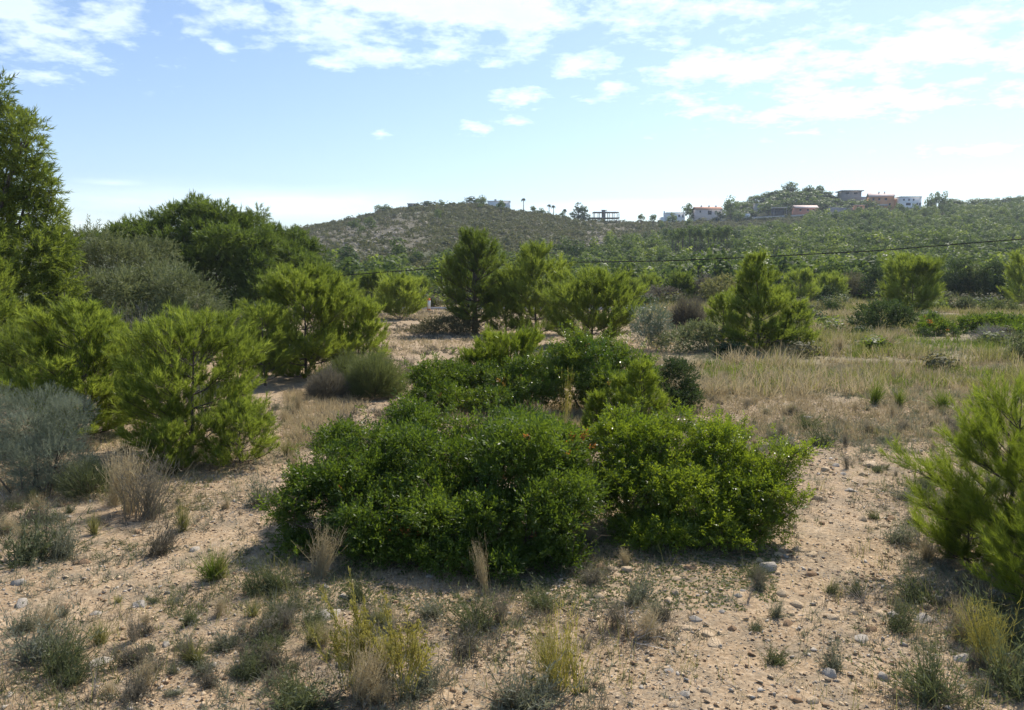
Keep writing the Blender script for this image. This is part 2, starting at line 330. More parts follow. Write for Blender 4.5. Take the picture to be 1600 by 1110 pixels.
# ------------------------------------------------------------------ plant builders
def pine(label, base, H, Wd, seed, mat='needle', ss=.14, zb=.06, dens=1.0, p1=1.6, p2=.75, lean=(0, 0), group=None, ntier=None, nn=22, name='pine_tree', cat='pine tree', up=.55, rtrunk=None, skip=0.0, nw=None):
    rng = np.random.default_rng(seed); base = Vector(base); Wd = Wd * 1.03; H = max(H - ss * .7, H * .8); dens = dens * 1.04
    root = thing(name, label, cat, base, group); wood = Acc(); leaf = Acc()
    th = np.linspace(0, 1, 9); wob = np.cumsum(rng.normal(size=(9, 2)) * .012 * H, axis=0) * th[:, None]
    TP = np.stack([wob[:, 0] + lean[0] * th * H, wob[:, 1] + lean[1] * th * H, th * H * .97 - .03], -1)
    rt0 = rtrunk or (.013 * H + .008); tube(wood, TP, rt0 * (1 - .88 * th), 6)
    tp = lambda t: np.array([np.interp(t, th, TP[:, i]) for i in range(3)])
    nt = ntier or max(8, int(H * (1 - zb) / (ss * 1.25))); pos = []; dr = []
    for i in range(nt):
        t0 = zb + (0.97 - zb) * (i + rng.uniform(-.3, .3)) / nt; t0 = min(max(t0, .02), .97); t = (t0 - zb) / (1 - zb); t = min(max(t, 0), 1)
        R = Wd / 2 * (1 - t ** p1) ** p2 * (.70 + .3 * min(1, t / .25))
        nb = int(rng.integers(4, 7) * dens + .5); az0 = rng.uniform(0, 6.28)
        for j in range(nb):
            if rng.random() < skip: continue
            az = az0 + j * 6.283 / nb + rng.normal() * .25; L = max(R * rng.uniform(.62, 1.12), ss * .8); e = .15 + .75 * t + rng.normal() * .12
            s = np.linspace(0, 1, 6); h = np.array([math.cos(az), math.sin(az)]); c = tp(t0)
            dip = -.06 * L * (t < .3)
            C = np.stack([c[0] + h[0] * L * s * math.cos(e), c[1] + h[1] * L * s * math.cos(e), c[2] + L * (s * math.sin(e) * .6 + s * s * .26) + dip * s], -1)
            C[:, 2] = np.maximum(C[:, 2], .05)
            tube(wood, C, rt0 * .33 * (1 - .75 * t) * (1 - .75 * s) + .0015, 4)
            def seg(C, s0, n):
                q = rng.uniform(s0, 1, n) ** .8; q[-1] = 1; p = np.stack([np.interp(q, s, C[:, i]) for i in range(3)], -1)
                tg = nrm(np.stack([np.interp(q, s, np.gradient(C[:, i])) for i in range(3)], -1))
                pos.append(p); dr.append(nrm(tg + np.array([0, 0, up]) + rng.normal(size=p.shape) * .30))
            seg(C, .30, max(3, int(L / ss * 2.7 * dens)))
            for k in range(int(np.clip(L / ss * 1.5, 3, 11) * dens + .5)):
                q = rng.uniform(.25, .92); b = np.array([np.interp(q, s, C[:, i]) for i in range(3)]); sg = 1 if rng.random() < .5 else -1
                a2 = az + sg * rng.uniform(.45, 1.0); l2 = L * (.5 - .3 * q) * rng.uniform(.7, 1.2) + ss * .4; e2 = e * .5 + rng.uniform(.0, .6)
                C2 = b + np.stack([np.cos(a2) * l2 * s * math.cos(e2), np.sin(a2) * l2 * s * math.cos(e2), l2 * (s * math.sin(e2) + .15 * s * s)], -1)
                tube(wood, C2[::2] if len(C2) > 3 else C2, .0022 + .05 * rt0 * (1 - s[::2]), 3); seg(C2, .2, max(3, int(l2 / ss * 2.8)))
    top = tp(.985); pos.append(np.repeat(top[None], 8, 0) + rng.normal(size=(8, 3)) * ss * .25); dr.append(nrm(rng.normal(size=(8, 3)) * .4 + [0, 0, 1]))
    pos = np.concatenate(pos); dr = np.concatenate(dr); pos[:, 2] = np.maximum(pos[:, 2], .04)
    nv = np.clip(.5 + .9 * fbm(pos[:, 0] / (.22 * Wd) + seed, pos[:, 2] / (.22 * Wd) + pos[:, 1] / (.3 * Wd), seed, 2) + rng.normal(size=len(pos)) * .16, 0, 1)
    ni = rng.integers(0, 3, len(pos))
    for v in range(3):
        m = ni == v; scatter(leaf, t_shoot(1.0, nn, .62, nw or .045, seed + v, .62), pos[m], dr[m], ss * rng.uniform(.7, 1.25, m.sum()), nv[m], rng)
    wood.obj('trunk', M['bark'], root, smooth=True); leaf.obj('crown', M[mat], root)
    return root

def clump_geo(leaf, clumps, tmpls, per_m2, scale, rng, lobes=8, poke=.32, core=.80, fr=(.30, .50), tips=.035, up=.3, inner=.55, zmin=.04, lump=.3, vbase=.5, dirup=.3, seed=0):
    cl = []
    for c in clumps:
        c0, r0_ = np.array(c[0], float), np.array(c[1], float)
        cl.append([*c0, *(r0_ * core)])
        for k in range(lobes):
            d_ = nrm(rng.normal(size=3) * [1, 1, .9] + [0, 0, .15]); f_ = rng.uniform(*fr); cl.append([*(c0 + d_ * r0_ * rng.uniform(.62, .92)), *(r0_ * f_ * [1, 1, .95])])
    cl = np.array(cl, float)
    for c in cl:
        r = c[3:]; area = 4 * math.pi * ((r[0] * r[1]) ** 1.6 / 3 + (r[0] * r[2]) ** 1.6 / 3 + (r[1] * r[2]) ** 1.6 / 3) ** (1 / 1.6); n = max(6, int(area * per_m2))
        d = nrm(rng.normal(size=(n, 3)) + [0, 0, up]); rad = rng.uniform(inner, 1, n) ** .7; rad = np.where(rng.random(n) < .14, rng.uniform(1.0, 1.0 + poke, n), rad)
        lm = 1 + lump * 2 * fbm(d[:, 0] * 2.3 + c[0], d[:, 1] * 2.3 + d[:, 2] * 2.9 + c[1], seed + 5, 3)
        p = c[:3] + d * r * (rad * lm)[:, None]
        ins = np.zeros(n, bool)
        for o in cl:
            if o is c: continue
            q = (p - o[:3]) / o[3:]; ins |= (q * q).sum(1) < .40
        keep = (~ins | (rng.random(n) < .25)) & (p[:, 2] > zmin); p = p[keep]; d = d[keep]
        dd = nrm(d + np.array([0, 0, dirup]) + rng.normal(size=d.shape) * .45)
        nv = np.clip(vbase + rng.normal() * .16 + fbm(p[:, 0] * 2.2, p[:, 1] * 2.2 + p[:, 2] * 2.6, seed, 2) * .8 + rng.normal(size=len(p)) * .15, 0, 1)
        nv = np.minimum(nv, .95); tip = rng.random() < tips; nv = np.where(rng.random(len(nv)) < (.30 if tip else .0015), 1.0, nv)
        k = rng.integers(0, len(tmpls), len(p))
        for i, t in enumerate(tmpls):
            m = k == i; scatter(leaf, t, p[m], dd[m], scale * rng.uniform(.7, 1.25, m.sum()), nv[m], rng)
def limbs(wood, clumps, start, r0, rng, sub=4, sag=0.0, sides=5):
    for c in clumps:
        e = np.array(c[0], float); s0 = np.array(start, float); s = np.linspace(0, 1, 6)[:, None]; mid = (s0 + e) / 2 + rng.normal(size=3) * np.linalg.norm(e - s0) * .08 + [0, 0, sag]
        C = (1 - s) ** 2 * s0 + 2 * s * (1 - s) * mid + s * s * e; tube(wood, C, r0 * (1 - .72 * s[:, 0]), sides)
        for k in range(sub):
            d = nrm(rng.normal(size=3) + [0, 0, .3]) * np.array(c[1]) * .85; q = rng.uniform(.55, 1); b = np.array([np.interp(q, s[:, 0], C[:, i]) for i in range(3)])
            ss_ = np.linspace(0, 1, 4)[:, None]; tube(wood, b + (e + d - b) * ss_ + [0, 0, .0], r0 * .28 * (1 - .7 * ss_[:, 0]), 3)
def dome_clumps(Wd, H, zb, n, rng, rs=.24, flat=.8, depth=1.0):
    out = []
    for i in range(n):
        a = i * 2.399 + rng.normal() * .3; t = (i + .5) / n; rr = math.sqrt(t) * .5 * Wd * .72; x = math.cos(a) * rr; y = math.sin(a) * rr * depth
        top = zb + (H - zb) * math.sqrt(max(0.05, 1 - (rr / (.56 * Wd)) ** 2)); r = Wd * rs * rng.uniform(.75, 1.2)
        out.append(((x, y, max(top - r * flat * .9 + rng.normal() * .03 * H, zb * .6 + r * .3)), (r, r, r * flat)))
        if i % 2: out.append(((x * .95, y * .95, zb + (top - zb) * rng.uniform(.15, .45)), (r * .9, r * .9, r * flat * .85)))
    return out
def clump_tree(label, base, H, Wd, seed, mat, tm, name='pine_tree', cat='pine tree', zb=.3, n=12, rs=.24, per=14, scale=.3, group=None, flat=.8, lump=.3, vb=.5, wood='bark', clumps=None, r0=None, smat=None, up=.3, depth=1.0, inner=.55, **ck):
    rng = np.random.default_rng(seed); root = thing(name, label, cat, base, group)
    cl = clumps or dome_clumps(Wd, H, zb * H, n, rng, rs, flat, depth); leafs = Acc(); wd = Acc(); r0 = r0 or .02 * H + .03
    clump_geo(leafs, cl, tm, per, scale, rng, seed=seed, lump=lump, vbase=vb, up=up, inner=inner, **ck)
    zt = max(zb * H * .9, .12); tube(wd, [(0, 0, -.15), (.01 * H, 0, zt * .5), (0, 0.01 * H, zt)], [r0 * 1.15, r0, r0 * .85], 7)
    limbs(wd, cl, (0, 0, zt * .9), r0 * .5, rng, 3)
    wd.obj('trunk', M[wood], root, smooth=True); leafs.obj('crown', M[mat], root)
    return root
def bush(label, base, clumps, seed, mat, tm, per, scale, name='mastic_shrub', cat='shrub', group=None, lump=.35, vb=.5, stemr=.014, inner=.5, dirup=.35, sub=5, up=.3, leaders=0, dead=0, **ck):
    """clumps: world-space ellipsoids [(centre, radii)]"""
    rng = np.random.default_rng(seed); base = Vector(base); root = thing(name, label, cat, base, group)
    cl = [(tuple(Vector(c[0]) - base), c[1]) for c in clumps]; leafs = Acc(); wd = Acc()
    clump_geo(leafs, cl, tm, per, scale, rng, seed=seed, lump=lump, vbase=vb, inner=inner, dirup=dirup, up=up, **ck)
    for c in cl:
        s0 = np.array([c[0][0] * .45 + rng.normal() * .05, c[0][1] * .45 + rng.normal() * .05, -.02]); limbs(wd, [c], s0, stemr, rng, sub, sides=4)
    pos = []; dd = []
    for i in range(leaders + dead):                       # single shoots and bare twigs standing out of the outline
        c = cl[int(rng.integers(0, len(cl)))]; d = nrm(rng.normal(size=3) * [1, 1, .7] + [0, 0, .45]); r0_ = np.array(c[1]); b = np.array(c[0]) + d * r0_ * .75; d2 = nrm(d + [0, 0, .5] + rng.normal(size=3) * .3); ln = rng.uniform(.5, 1.0) * scale * 3.6
        s = np.linspace(0, 1, 5)[:, None]; C = b + d2 * s * ln + np.array([0, 0, -.12]) * ln * s * s; tube(wd, C, .004 * (1 - .7 * s[:, 0]) + .0008, 3)
        if i < leaders:
            q = np.repeat(np.linspace(.35, 1, 6), 2); p_ = b + d2 * (q * ln)[:, None]; pos.append(p_); dd.append(nrm(d2 + rng.normal(size=p_.shape) * .7))
        else:
            for j in range(3): q = rng.uniform(.3, .9); e_ = nrm(d2 + rng.normal(size=3) * .7) * ln * .4; tube(wd, b + d2 * q * ln + e_ * np.linspace(0, 1, 3)[:, None], [.0025, .0018, .0008], 3)
    if pos:
        pos = np.concatenate(pos); dd = np.concatenate(dd); scatter(leafs, tm[0], pos, dd, scale * rng.uniform(.6, 1.0, len(pos)), np.clip(.7 + rng.normal(size=len(pos)) * .15, 0, .95), rng)
    wd.obj('stems', M['stem'], root, smooth=True); leafs.obj('foliage', M[mat], root)
    return root
def broom(label, base, H, Wd, seed, mat='broom', nst=900, name='broom_shrub', cat='shrub', group=None, w=.006, vb=.5, leafy=True, spread=1.0, stem_mat='stem', fine=3, ls=.05):
    """a shrub of many thin upright twigs"""
    rng = np.random.default_rng(seed); root = thing(name, label, cat, base, group); wd = Acc(); lf = Acc()
    k = 26; az = rng.uniform(0, 6.283, k); th = rng.uniform(0.1, 1, k) ** .7 * 1.05 * spread; d = np.stack([np.sin(th) * np.cos(az), np.sin(th) * np.sin(az), np.cos(th)], -1)
    rr = 1 / np.sqrt((np.sin(th) / (Wd / 2)) ** 2 + (np.cos(th) / H) ** 2)
    ribs = []
    for i in range(k):
        s = np.linspace(0, .72, 5)[:, None]; C = d[i] * rr[i] * s + rng.normal(size=3) * .03 * H * s; C[:, 2] += .02; tube(wd, C, .012 * H * (1 - s[:, 0]) + .002, 4); ribs.append(C)
    az = rng.uniform(0, 6.283, nst); th = np.arccos(rng.uniform(math.cos(1.5 * min(spread, 1)), 1, nst)); d = np.stack([np.sin(th) * np.cos(az), np.sin(th) * np.sin(az), np.cos(th)], -1)
    rr = 1 / np.sqrt((np.sin(th) / (Wd / 2)) ** 2 + (np.cos(th) / H) ** 2) * (1 + .5 * fbm(az * 1.2, th * 3, seed, 3))
    q = rng.uniform(.30, .78, nst); P0 = d * (rr * q)[:, None]; P0[:, 2] = np.maximum(P0[:, 2], .02); ln = rr * (1 - q) * rng.uniform(.8, 1.2, nst)
    nv = np.clip(vb + .5 * fbm(az, th * 3, seed + 3, 2) + rng.normal(size=nst) * .15, 0, 1)
    dd = nrm(d + rng.normal(size=d.shape) * .22 + [0, 0, .25]); ribbons(lf, P0, dd, ln, rng.normal(size=d.shape) * .05 * H, w, 3, nv, rng)
    for f in range(fine):
        t = rng.uniform(.1, 1, nst); pp = P0 + dd * (ln * t)[:, None]
        ribbons(lf, pp, nrm(dd + rng.normal(size=d.shape) * .6 + [0, 0, .2]), ls * rng.uniform(.6, 1.6, nst) * (1 if not leafy else 1), rng.normal(size=d.shape) * .01, w * .9, 1, nv, rng)
    wd.obj('twigs', M[stem_mat], root); lf.obj('foliage', M[mat], root)
    return root
# ------------------------------------------------------------------ ground sheet
def ground():
    fine = np.radians(np.linspace(-46, 46, 760)); rest = np.radians(np.linspace(46, 314, 60))[1:-1]
    th = np.concatenate([fine, rest]); nT = len(th)
    rr = np.concatenate([np.geomspace(.6, 3.2, 14)[:-1], np.geomspace(3.2, 26, 420)[:-1], np.geomspace(26, 120, 130)[:-1], np.linspace(120, 620, 260)[:-1], np.geomspace(620, 6000, 24)])
    A, Rr = np.meshgrid(th, rr); X = (np.sin(A) * Rr).ravel(); Y = (np.cos(A) * Rr).ravel(); Z = Zt(X, Y)
    V = np.concatenate([np.stack([X, Y, Z], -1), [[0, 0, Zt(0., 0.)]]])
    i = np.arange(len(rr) - 1)[:, None] * nT; j = np.arange(nT)[None]; k = (j + 1) % nT
    F4 = np.stack([i + j, i + nT + j, i + nT + k, i + k], -1).reshape(-1, 4)[:, ::-1]
    c = len(V) - 1; j = np.arange(nT); F3 = np.stack([np.full(nT, c), (j + 1) % nT, j], -1)
    D = np.maximum(Y, 0); u = np.clip(X / np.maximum(D, 1e-3), -1.1, 1.1)
    far = sstep(62, 84, D)
    px = CX + u * FPX                                   # picture column, only to say where on the hill the scree lies
    rock = (sstep(PXU(455), PXU(500), u) * (1 - sstep(PXU(640), PXU(700), u)) * sstep(180, 230, D) * (1 - sstep(325, 365, D))
            + .8 * sstep(PXU(895), PXU(925), u) * (1 - sstep(PXU(985), PXU(1030), u)) * sstep(240, 290, D) * (1 - sstep(415, 430, D))
            + .45 * sstep(PXU(760), PXU(800), u) * (1 - sstep(PXU(930), PXU(960), u)) * sstep(230, 250, D) * (1 - sstep(310, 330, D)))
    rock = np.clip(rock * (1 + 1.6 * fbm(X / 22, Y / 22, 77, 3)), 0, 1)
    straw = sstep(12, 24, D) * (1 - sstep(80, 100, D)) * sstep(.12, .22, u + .12 * fbm(X / 6, Y / 6, 5, 2))
    one = lambda a: np.append(a, 0)
    me = _build('ground', V, [F4, F3], None, True, {'far': one(far), 'rocky': one(rock), 'straw': one(straw)})
    o = mobj('ground', me, ground_mat()); tag(o, kind='structure')
def ground_mat():
    m, n, l = new_mat('stony_soil')
    def nz(s, d=5, r=.55, off=0):
        t = n.new('ShaderNodeTexNoise'); t.inputs['Scale'].default_value = s; t.inputs['Detail'].default_value = d; t.inputs['Roughness'].default_value = r
        mp = n.new('ShaderNodeMapping'); mp.inputs['Location'].default_value = (off, off, 0); l.new(g.outputs['Position'], mp.inputs[0]); l.new(mp.outputs[0], t.inputs['Vector']); return t.outputs['Fac']
    def ramp(f, *st):
        r = n.new('ShaderNodeValToRGB'); e = r.color_ramp.elements
        for i, (p, c) in enumerate(st):
            x = e[i] if i < 2 else e.new(p); x.position = p; x.color = col4(c) if not isinstance(c, (int, float)) else (c, c, c, 1)
        l.new(f, r.inputs[0]); return r.outputs[0]
    def mix(f, a, b):
        x = n.new('ShaderNodeMix'); x.data_type = 'RGBA'
        if isinstance(f, float): x.inputs[0].default_value = f
        else: l.new(f, x.inputs[0])
        for i, v in ((6, a), (7, b)):
            if isinstance(v, tuple): x.inputs[i].default_value = col4(v)
            else: l.new(v, x.inputs[i])
        return x.outputs[2]
    def at(k): a = n.new('ShaderNodeAttribute'); a.attribute_name = k; return a.outputs['Fac']
    g = n.new('ShaderNodeNewGeometry'); o = n.new('ShaderNodeOutputMaterial'); p = n.new('ShaderNodeBsdfPrincipled'); l.new(p.outputs[0], o.inputs[0])
    p.inputs['Roughness'].default_value = .95; p.inputs['Specular IOR Level'].default_value = .15
    sand = ramp(nz(.9, 6, .6), (.30, (.29, .195, .112)), (.52, (.455, .325, .200)), (.72, (.57, .445, .305)))
    gritn = nz(26, 4, .7); grit = ramp(gritn, (.36, (.13, .088, .050)), (.50, (.41, .29, .165)), (.66, (.66, .53, .36)))
    near = mix(.5, sand, grit)
    v = n.new('ShaderNodeTexVoronoi'); v.inputs['Scale'].default_value = 34; l.new(g.outputs['Position'], v.inputs['Vector'])
    peb = ramp(v.outputs['Distance'], (.16, 1.0), (.30, 0.0)); sel = n.new('ShaderNodeMath'); sel.operation = 'GREATER_THAN'; sel.inputs[1].default_value = .62
    sp = n.new('ShaderNodeSeparateColor'); l.new(v.outputs['Color'], sp.inputs[0]); l.new(sp.outputs[0], sel.inputs[0])
    pm = n.new('ShaderNodeMath'); pm.operation = 'MULTIPLY'; l.new(peb, pm.inputs[0]); l.new(sel.outputs[0], pm.inputs[1])
    near = mix(pm.outputs[0], near, ramp(sp.outputs[1], (.1, (.34, .30, .25)), (.9, (.62, .54, .43))))
    lit = ramp(nz(2.3, 8, .72, 13), (.46, 0.0), (.62, .8)); near = mix(lit, near, ramp(nz(60, 3, .7), (.35, (.13, .10, .07)), (.65, (.34, .28, .19))))
    straw = ramp(nz(5, 6, .7), (.35, (.16, .13, .075)), (.65, (.36, .30, .18))); near = mix(at('straw'), near, straw)
    hill = ramp(nz(.16, 8, .65), (.38, (.066, .078, .034)), (.58, (.105, .110, .054)), (.78, (.17, .15, .09)))
    v2 = n.new('ShaderNodeTexVoronoi'); v2.inputs['Scale'].default_value = .55; l.new(g.outputs['Position'], v2.inputs['Vector'])
    scree = ramp(nz(1.1, 5, .75, 4), (.42, (.10, .095, .055)), (.56, (.17, .145, .10)), (.72, (.36, .31, .24)))
    hill = mix(at('rocky'), hill, scree)
    c = mix(at('far'), near, hill); l.new(c, p.inputs['Base Color'])
    b = n.new('ShaderNodeBump'); b.inputs['Strength'].default_value = .8; b.inputs['Distance'].default_value = .02
    ad = n.new('ShaderNodeMath'); ad.operation = 'ADD'; l.new(gritn, ad.inputs[0]); l.new(pm.outputs[0], ad.inputs[1]); l.new(ad.outputs[0], b.inputs['Height']); l.new(b.outputs[0], p.inputs['Normal'])
    return m
ground()

# ------------------------------------------------------------------ leaf templates
T_NEED = None
T_MAST = [t_sprig(.9, 7, .48, .17, 100 + i) for i in range(3)]          # scale 1 = one sprig length
T_MASTR = [t_sprig(.9, 8, .50, .20, 110 + i, 1.0, .8) for i in range(3)]
T_OLIV = [t_sprig(1., 10, .38, .09, 120 + i, .6, 1.2) for i in range(3)]
T_OAK = [t_sprig(.9, 8, .34, .2, 130 + i, .9, 1.3) for i in range(3)]
T_PSH = [t_shoot(1., 14, .6, .10, 140 + i) for i in range(3)]
T_PSH2 = [t_shoot(1., 9, .7, .17, 150 + i) for i in range(3)]
T_FAR = [t_quads(3, 1.0, .35, 160 + i) for i in range(3)]

# ------------------------------------------------------------------ far hill: scrub, forest, houses
rngF = np.random.default_rng(11)
def leafblob(n, size, seed, flat=.8, hollow=.55, bottom=-.35):
    r = np.random.default_rng(seed); d = nrm(r.normal(size=(n, 3)) + [0, 0, .25]); lm = 1 + .7 * fbm(d[:, 0] * 1.9 + seed, d[:, 1] * 1.9 + d[:, 2] * 2.4, seed, 2)
    p = d * (r.uniform(hollow, 1, n) * lm)[:, None] * [1, 1, flat]; p[:, 2] = np.maximum(p[:, 2], bottom)
    a = nrm(np.cross(d, r.normal(size=(n, 3)))); b = nrm(np.cross(d + r.normal(size=d.shape) * .5, a)); s = (size * r.uniform(.6, 1.3, n))[:, None]
    V = np.stack([p - a * s * .5, p + b * s * .45, p + a * s * .5, p - b * s * .45], 1).reshape(-1, 3); F = np.arange(4 * n).reshape(-1, 4)
    v = np.clip(.5 + .8 * fbm(p[:, 0] * 1.8, p[:, 2] * 2.2 + p[:, 1], seed + 2, 2) + r.normal(size=n) * .15, 0, 1)
    return V, F, np.repeat(v, 4)
def merge_blobs(name, protos, pts, rad, hs, mat, trunks=None):
    """one mass that nobody could count: many small crowns merged"""
    acc = Acc(); r = np.random.default_rng(5); k = r.integers(0, len(protos), len(pts)); rot = r.uniform(0, 6.283, len(pts)); jit = r.normal(size=len(pts)) * .18
    for i, (V, F, v) in enumerate(protos):
        m = np.where(k == i)[0]
        if not len(m): continue
        c, s = np.cos(rot[m]), np.sin(rot[m]); x = (c[:, None] * V[None, :, 0] - s[:, None] * V[None, :, 1]) * rad[m, None]; y = (s[:, None] * V[None, :, 0] + c[:, None] * V[None, :, 1]) * rad[m, None]
        z = V[None, :, 2] * hs[m, None]; W_ = np.stack([x, y, z], -1) + pts[m][:, None]; FF = F[None] + (np.arange(len(m)) * len(V))[:, None, None]
        acc.add(W_.reshape(-1, 3), FF.reshape(-1, F.shape[1]), np.clip(v[None] + jit[m][:, None], 0, 1).ravel())
    return acc.obj(name, M[mat])

# --- scrub on the open slopes
prS = [leafblob(46, .40, 200 + i, .75, .5, -.3) for i in range(6)]
def scrub_pts(n, seed):
    r = np.random.default_rng(seed); D = np.sqrt(r.uniform(118 ** 2, 436 ** 2, n)); u = r.uniform(PXU(380), PXU(1640), n); x = u * D
    open_ = np.where(u < PXU(930), 1.0, sstep(280, 330, D - 60 * sstep(PXU(950), PXU(1300), u)) * .9)
    shelf = 380 + 50 * sstep(PXU(850), PXU(1050), u)
    rk = sstep(PXU(455), PXU(500), u) * (1 - sstep(PXU(640), PXU(700), u)) * sstep(180, 230, D) * (1 - sstep(325, 365, D)) + .7 * sstep(PXU(895), PXU(925), u) * (1 - sstep(PXU(985), PXU(1030), u)) * sstep(240, 290, D)
    k = (r.random(n) < open_ * (1 - .60 * np.clip(rk, 0, 1)) * np.clip(.75 + 1.3 * fbm(x / 14, D / 14, 41, 3), .15, 1)) & (D < shelf + 4)
    return x[k], D[k], r
x, D, r = scrub_pts(34000, 1); rad = r.gamma(3.2, .22, len(x)) + .3; z = Zt(x, D, False)
order = np.argsort(-(rad / D)); big = order[:230]; rest = order[230:]
pts = np.stack([x, D, z + rad * .15], -1)
br = r.random(len(rest)) < .35
o = merge_blobs('hillside_scrub', prS, pts[rest[~br]], rad[rest[~br]], rad[rest[~br]], 'scrub'); tag(o, 'low grey-green scrub covering the open hillside', 'scrub', kind='stuff')
o = merge_blobs('dry_hillside_scrub', prS, pts[rest[br]], rad[rest[br]] * .9, rad[rest[br]] * .8, 'scrub_br'); tag(o, 'brownish heath mixed through the hillside scrub', 'heath', kind='stuff')
prB = [leafblob(150, .26, 220 + i, .8, .5, -.3) for i in range(5)]
meB = [_build('hill_bush', a, b, c) for a, b, c in prB]
for me in meB: me.materials.append(M['scrub'])
def zone_hill(px, D):
    if px < 660: return 'rounded scrub bush among the pale rocks of the scree slope', 'bushes on the rocky hillside'
    if px < 930: return 'rounded scrub bush on the grassy middle slope of the open hill', 'bushes on the open middle hillside'
    return 'scrub bush on the heath slope below the hilltop houses', 'bushes on the slope below the houses'
for i in big:
    o = bpy.data.objects.new('hill_bush', meB[i % 5]); COL.objects.link(o); s = rad[i] * 1.15; o.location = (x[i], D[i], z[i] + s * .15); o.scale = (s, s, s * .85); o.rotation_euler[2] = i * 1.7
    l_, g_ = zone_hill(CX + x[i] / D[i] * FPX, D[i]); tag(o, l_, 'bush', g_)
# --- limestone on the scree
def hull(npt, flat, seed, ang=0.0):
    import bmesh
    r = random.Random(seed); bm = bmesh.new()
    for i in range(npt):
        v = Vector((r.gauss(0, 1), r.gauss(0, 1), r.gauss(0, 1))).normalized(); bm.verts.new((v.x * r.uniform(.8, 1.1), v.y * r.uniform(.6, .95), v.z * flat * r.uniform(.8, 1.1)))
    g = bmesh.ops.convex_hull(bm, input=list(bm.verts)); bm.verts.ensure_lookup_table()
    lone = [v for v in bm.verts if not v.link_faces]; bmesh.ops.delete(bm, geom=lone, context='VERTS'); bmesh.ops.triangulate(bm, faces=list(bm.faces))
    bm.verts.index_update(); V = np.array([tuple(v.co) for v in bm.verts]); F = np.array([[v.index for v in f.verts] for f in bm.faces]); bm.free(); return V, F
HUL = [hull(12, .6, 10 + i) for i in range(6)]; HULs = [hull(8, .40, 30 + i) for i in range(5)]
def rocks_mass(name, x, y, z, size, mat, tm, label, cat, seed, flatr=(.6, 1)):
    acc = Acc(); r = np.random.default_rng(seed); k = r.integers(0, len(tm), len(x)); d = nrm(r.normal(size=(len(x), 3)) * [.35, .35, .1] + [0, 0, 1])
    P_ = np.stack([x, y, z], -1)
    for i, t in enumerate(tm):
        m = k == i; scatter(acc, t, P_[m], d[m], size[m], r.random(m.sum()), r)
    o = acc.obj(name, M[mat]); tag(o, label, cat, kind='stuff'); return o
r = np.random.default_rng(9); n = 3000; u = r.uniform(PXU(450), PXU(670), n); D = r.uniform(195, 352, n); k = r.random(n) < np.clip(.35 + 2.6 * fbm(u * D / 16, D / 10, 60, 3), 0, 1)
u2 = r.uniform(PXU(905), PXU(1000), 500); D2 = r.uniform(250, 425, 500); u3 = r.uniform(PXU(700), PXU(940), 300); D3 = r.uniform(220, 330, 300)
X = np.concatenate([(u * D)[k], u2 * D2, u3 * D3]); Y = np.concatenate([D[k], D2, D3])
rocks_mass('scree_rocks', X, Y, Zt(X, Y, False) + .05, r.gamma(2.2, .20, len(X)) + .10, 'rock_far', HULs, 'pale limestone rubble strewn over the scree slope', 'scree', 3)

# --- the pine wood
def far_pine(seed, H=1.0, tall=False):
    """unit pine about 1 high: (wood, crown)"""
    r = np.random.default_rng(seed); wd = Acc(); lf = Acc(); n = 7 if tall else 10; zt = .60 if tall else .14
    tube(wd, [(0, 0, -.06), (.012, 0, .3), (0, .012, .7)], [.022, .017, .008], 5)
    for i in range(n):
        a = i * 2.4 + r.normal() * .3; rr = (.0 if i == 0 else r.uniform(.14, .28)) * (.8 if tall else 1); R = r.uniform(.14, .20) * (.85 if tall else 1.15); c = np.array([math.cos(a) * rr, math.sin(a) * rr, (zt + (1 - zt) * r.uniform(.25, .78) * (1.05 - rr) + (.08 if i == 0 else 0)) if tall else (.80 if i == 0 else .16 + .62 * r.random() * (1.15 - 1.4 * rr))])
        V, F, v = leafblob(85, .36, seed * 13 + i, .85 if tall else 1.05, .6, -.9); lf.add(V * R + c, F, v); tube(wd, [(0, 0, zt * .8), tuple(c)], [.010, .003], 3)
    return wd, lf
PF = []
for i in range(9):
    w_, f_ = far_pine(300 + i, tall=i >= 6); Vw = np.concatenate(w_.V); Vf = np.concatenate(f_.V)
    PF.append((_build('wood', Vw, np.concatenate(w_.F4), np.concatenate(w_.A)), _build('crown', Vf, np.concatenate(f_.F4), np.concatenate(f_.A)), (Vf, np.concatenate(f_.F4), np.concatenate(f_.A))))
    PF[-1][0].materials.append(M['bark']); PF[-1][1].materials.append(M['needle_far'])
def far_tree(i, loc, H, Wd, label, cat, group, rz, name='pine_tree', mat=None):
    t = thing(name, label, cat, loc, group, rz); t.scale = (Wd / .78, Wd / .78, H)
    for nm, me in (('trunk', PF[i][0]), ('crown', PF[i][1])):
        o = bpy.data.objects.new(nm, me); COL.objects.link(o); o.parent = t
        if mat and nm == 'crown': o.material_slots[0].link = 'OBJECT'; o.material_slots[0].material = M[mat]
    return t
def in_shelf(u): return 380 + 50 * sstep(PXU(850), PXU(1050), u)
r = np.random.default_rng(21); XS = []; 
gD = 92.0; rows = []
while gD < 470:
    sp = 4.1 + .0048 * gD
    for xx in np.arange(PXU(440) * gD, PXU(1680) * gD, sp):
        rows.append((xx + r.normal() * .9, gD + r.normal() * .9))
    gD += sp
rows = np.array(rows); u = rows[:, 0] / rows[:, 1]; D = rows[:, 1]; pxs = CX + u * FPX
Dlim = np.interp(pxs, [440, 600, 760, 900, 960, 1050, 1150, 1250, 1350, 1500, 1700], [126, 130, 150, 165, 235, 290, 305, 350, 412, 440, 470])
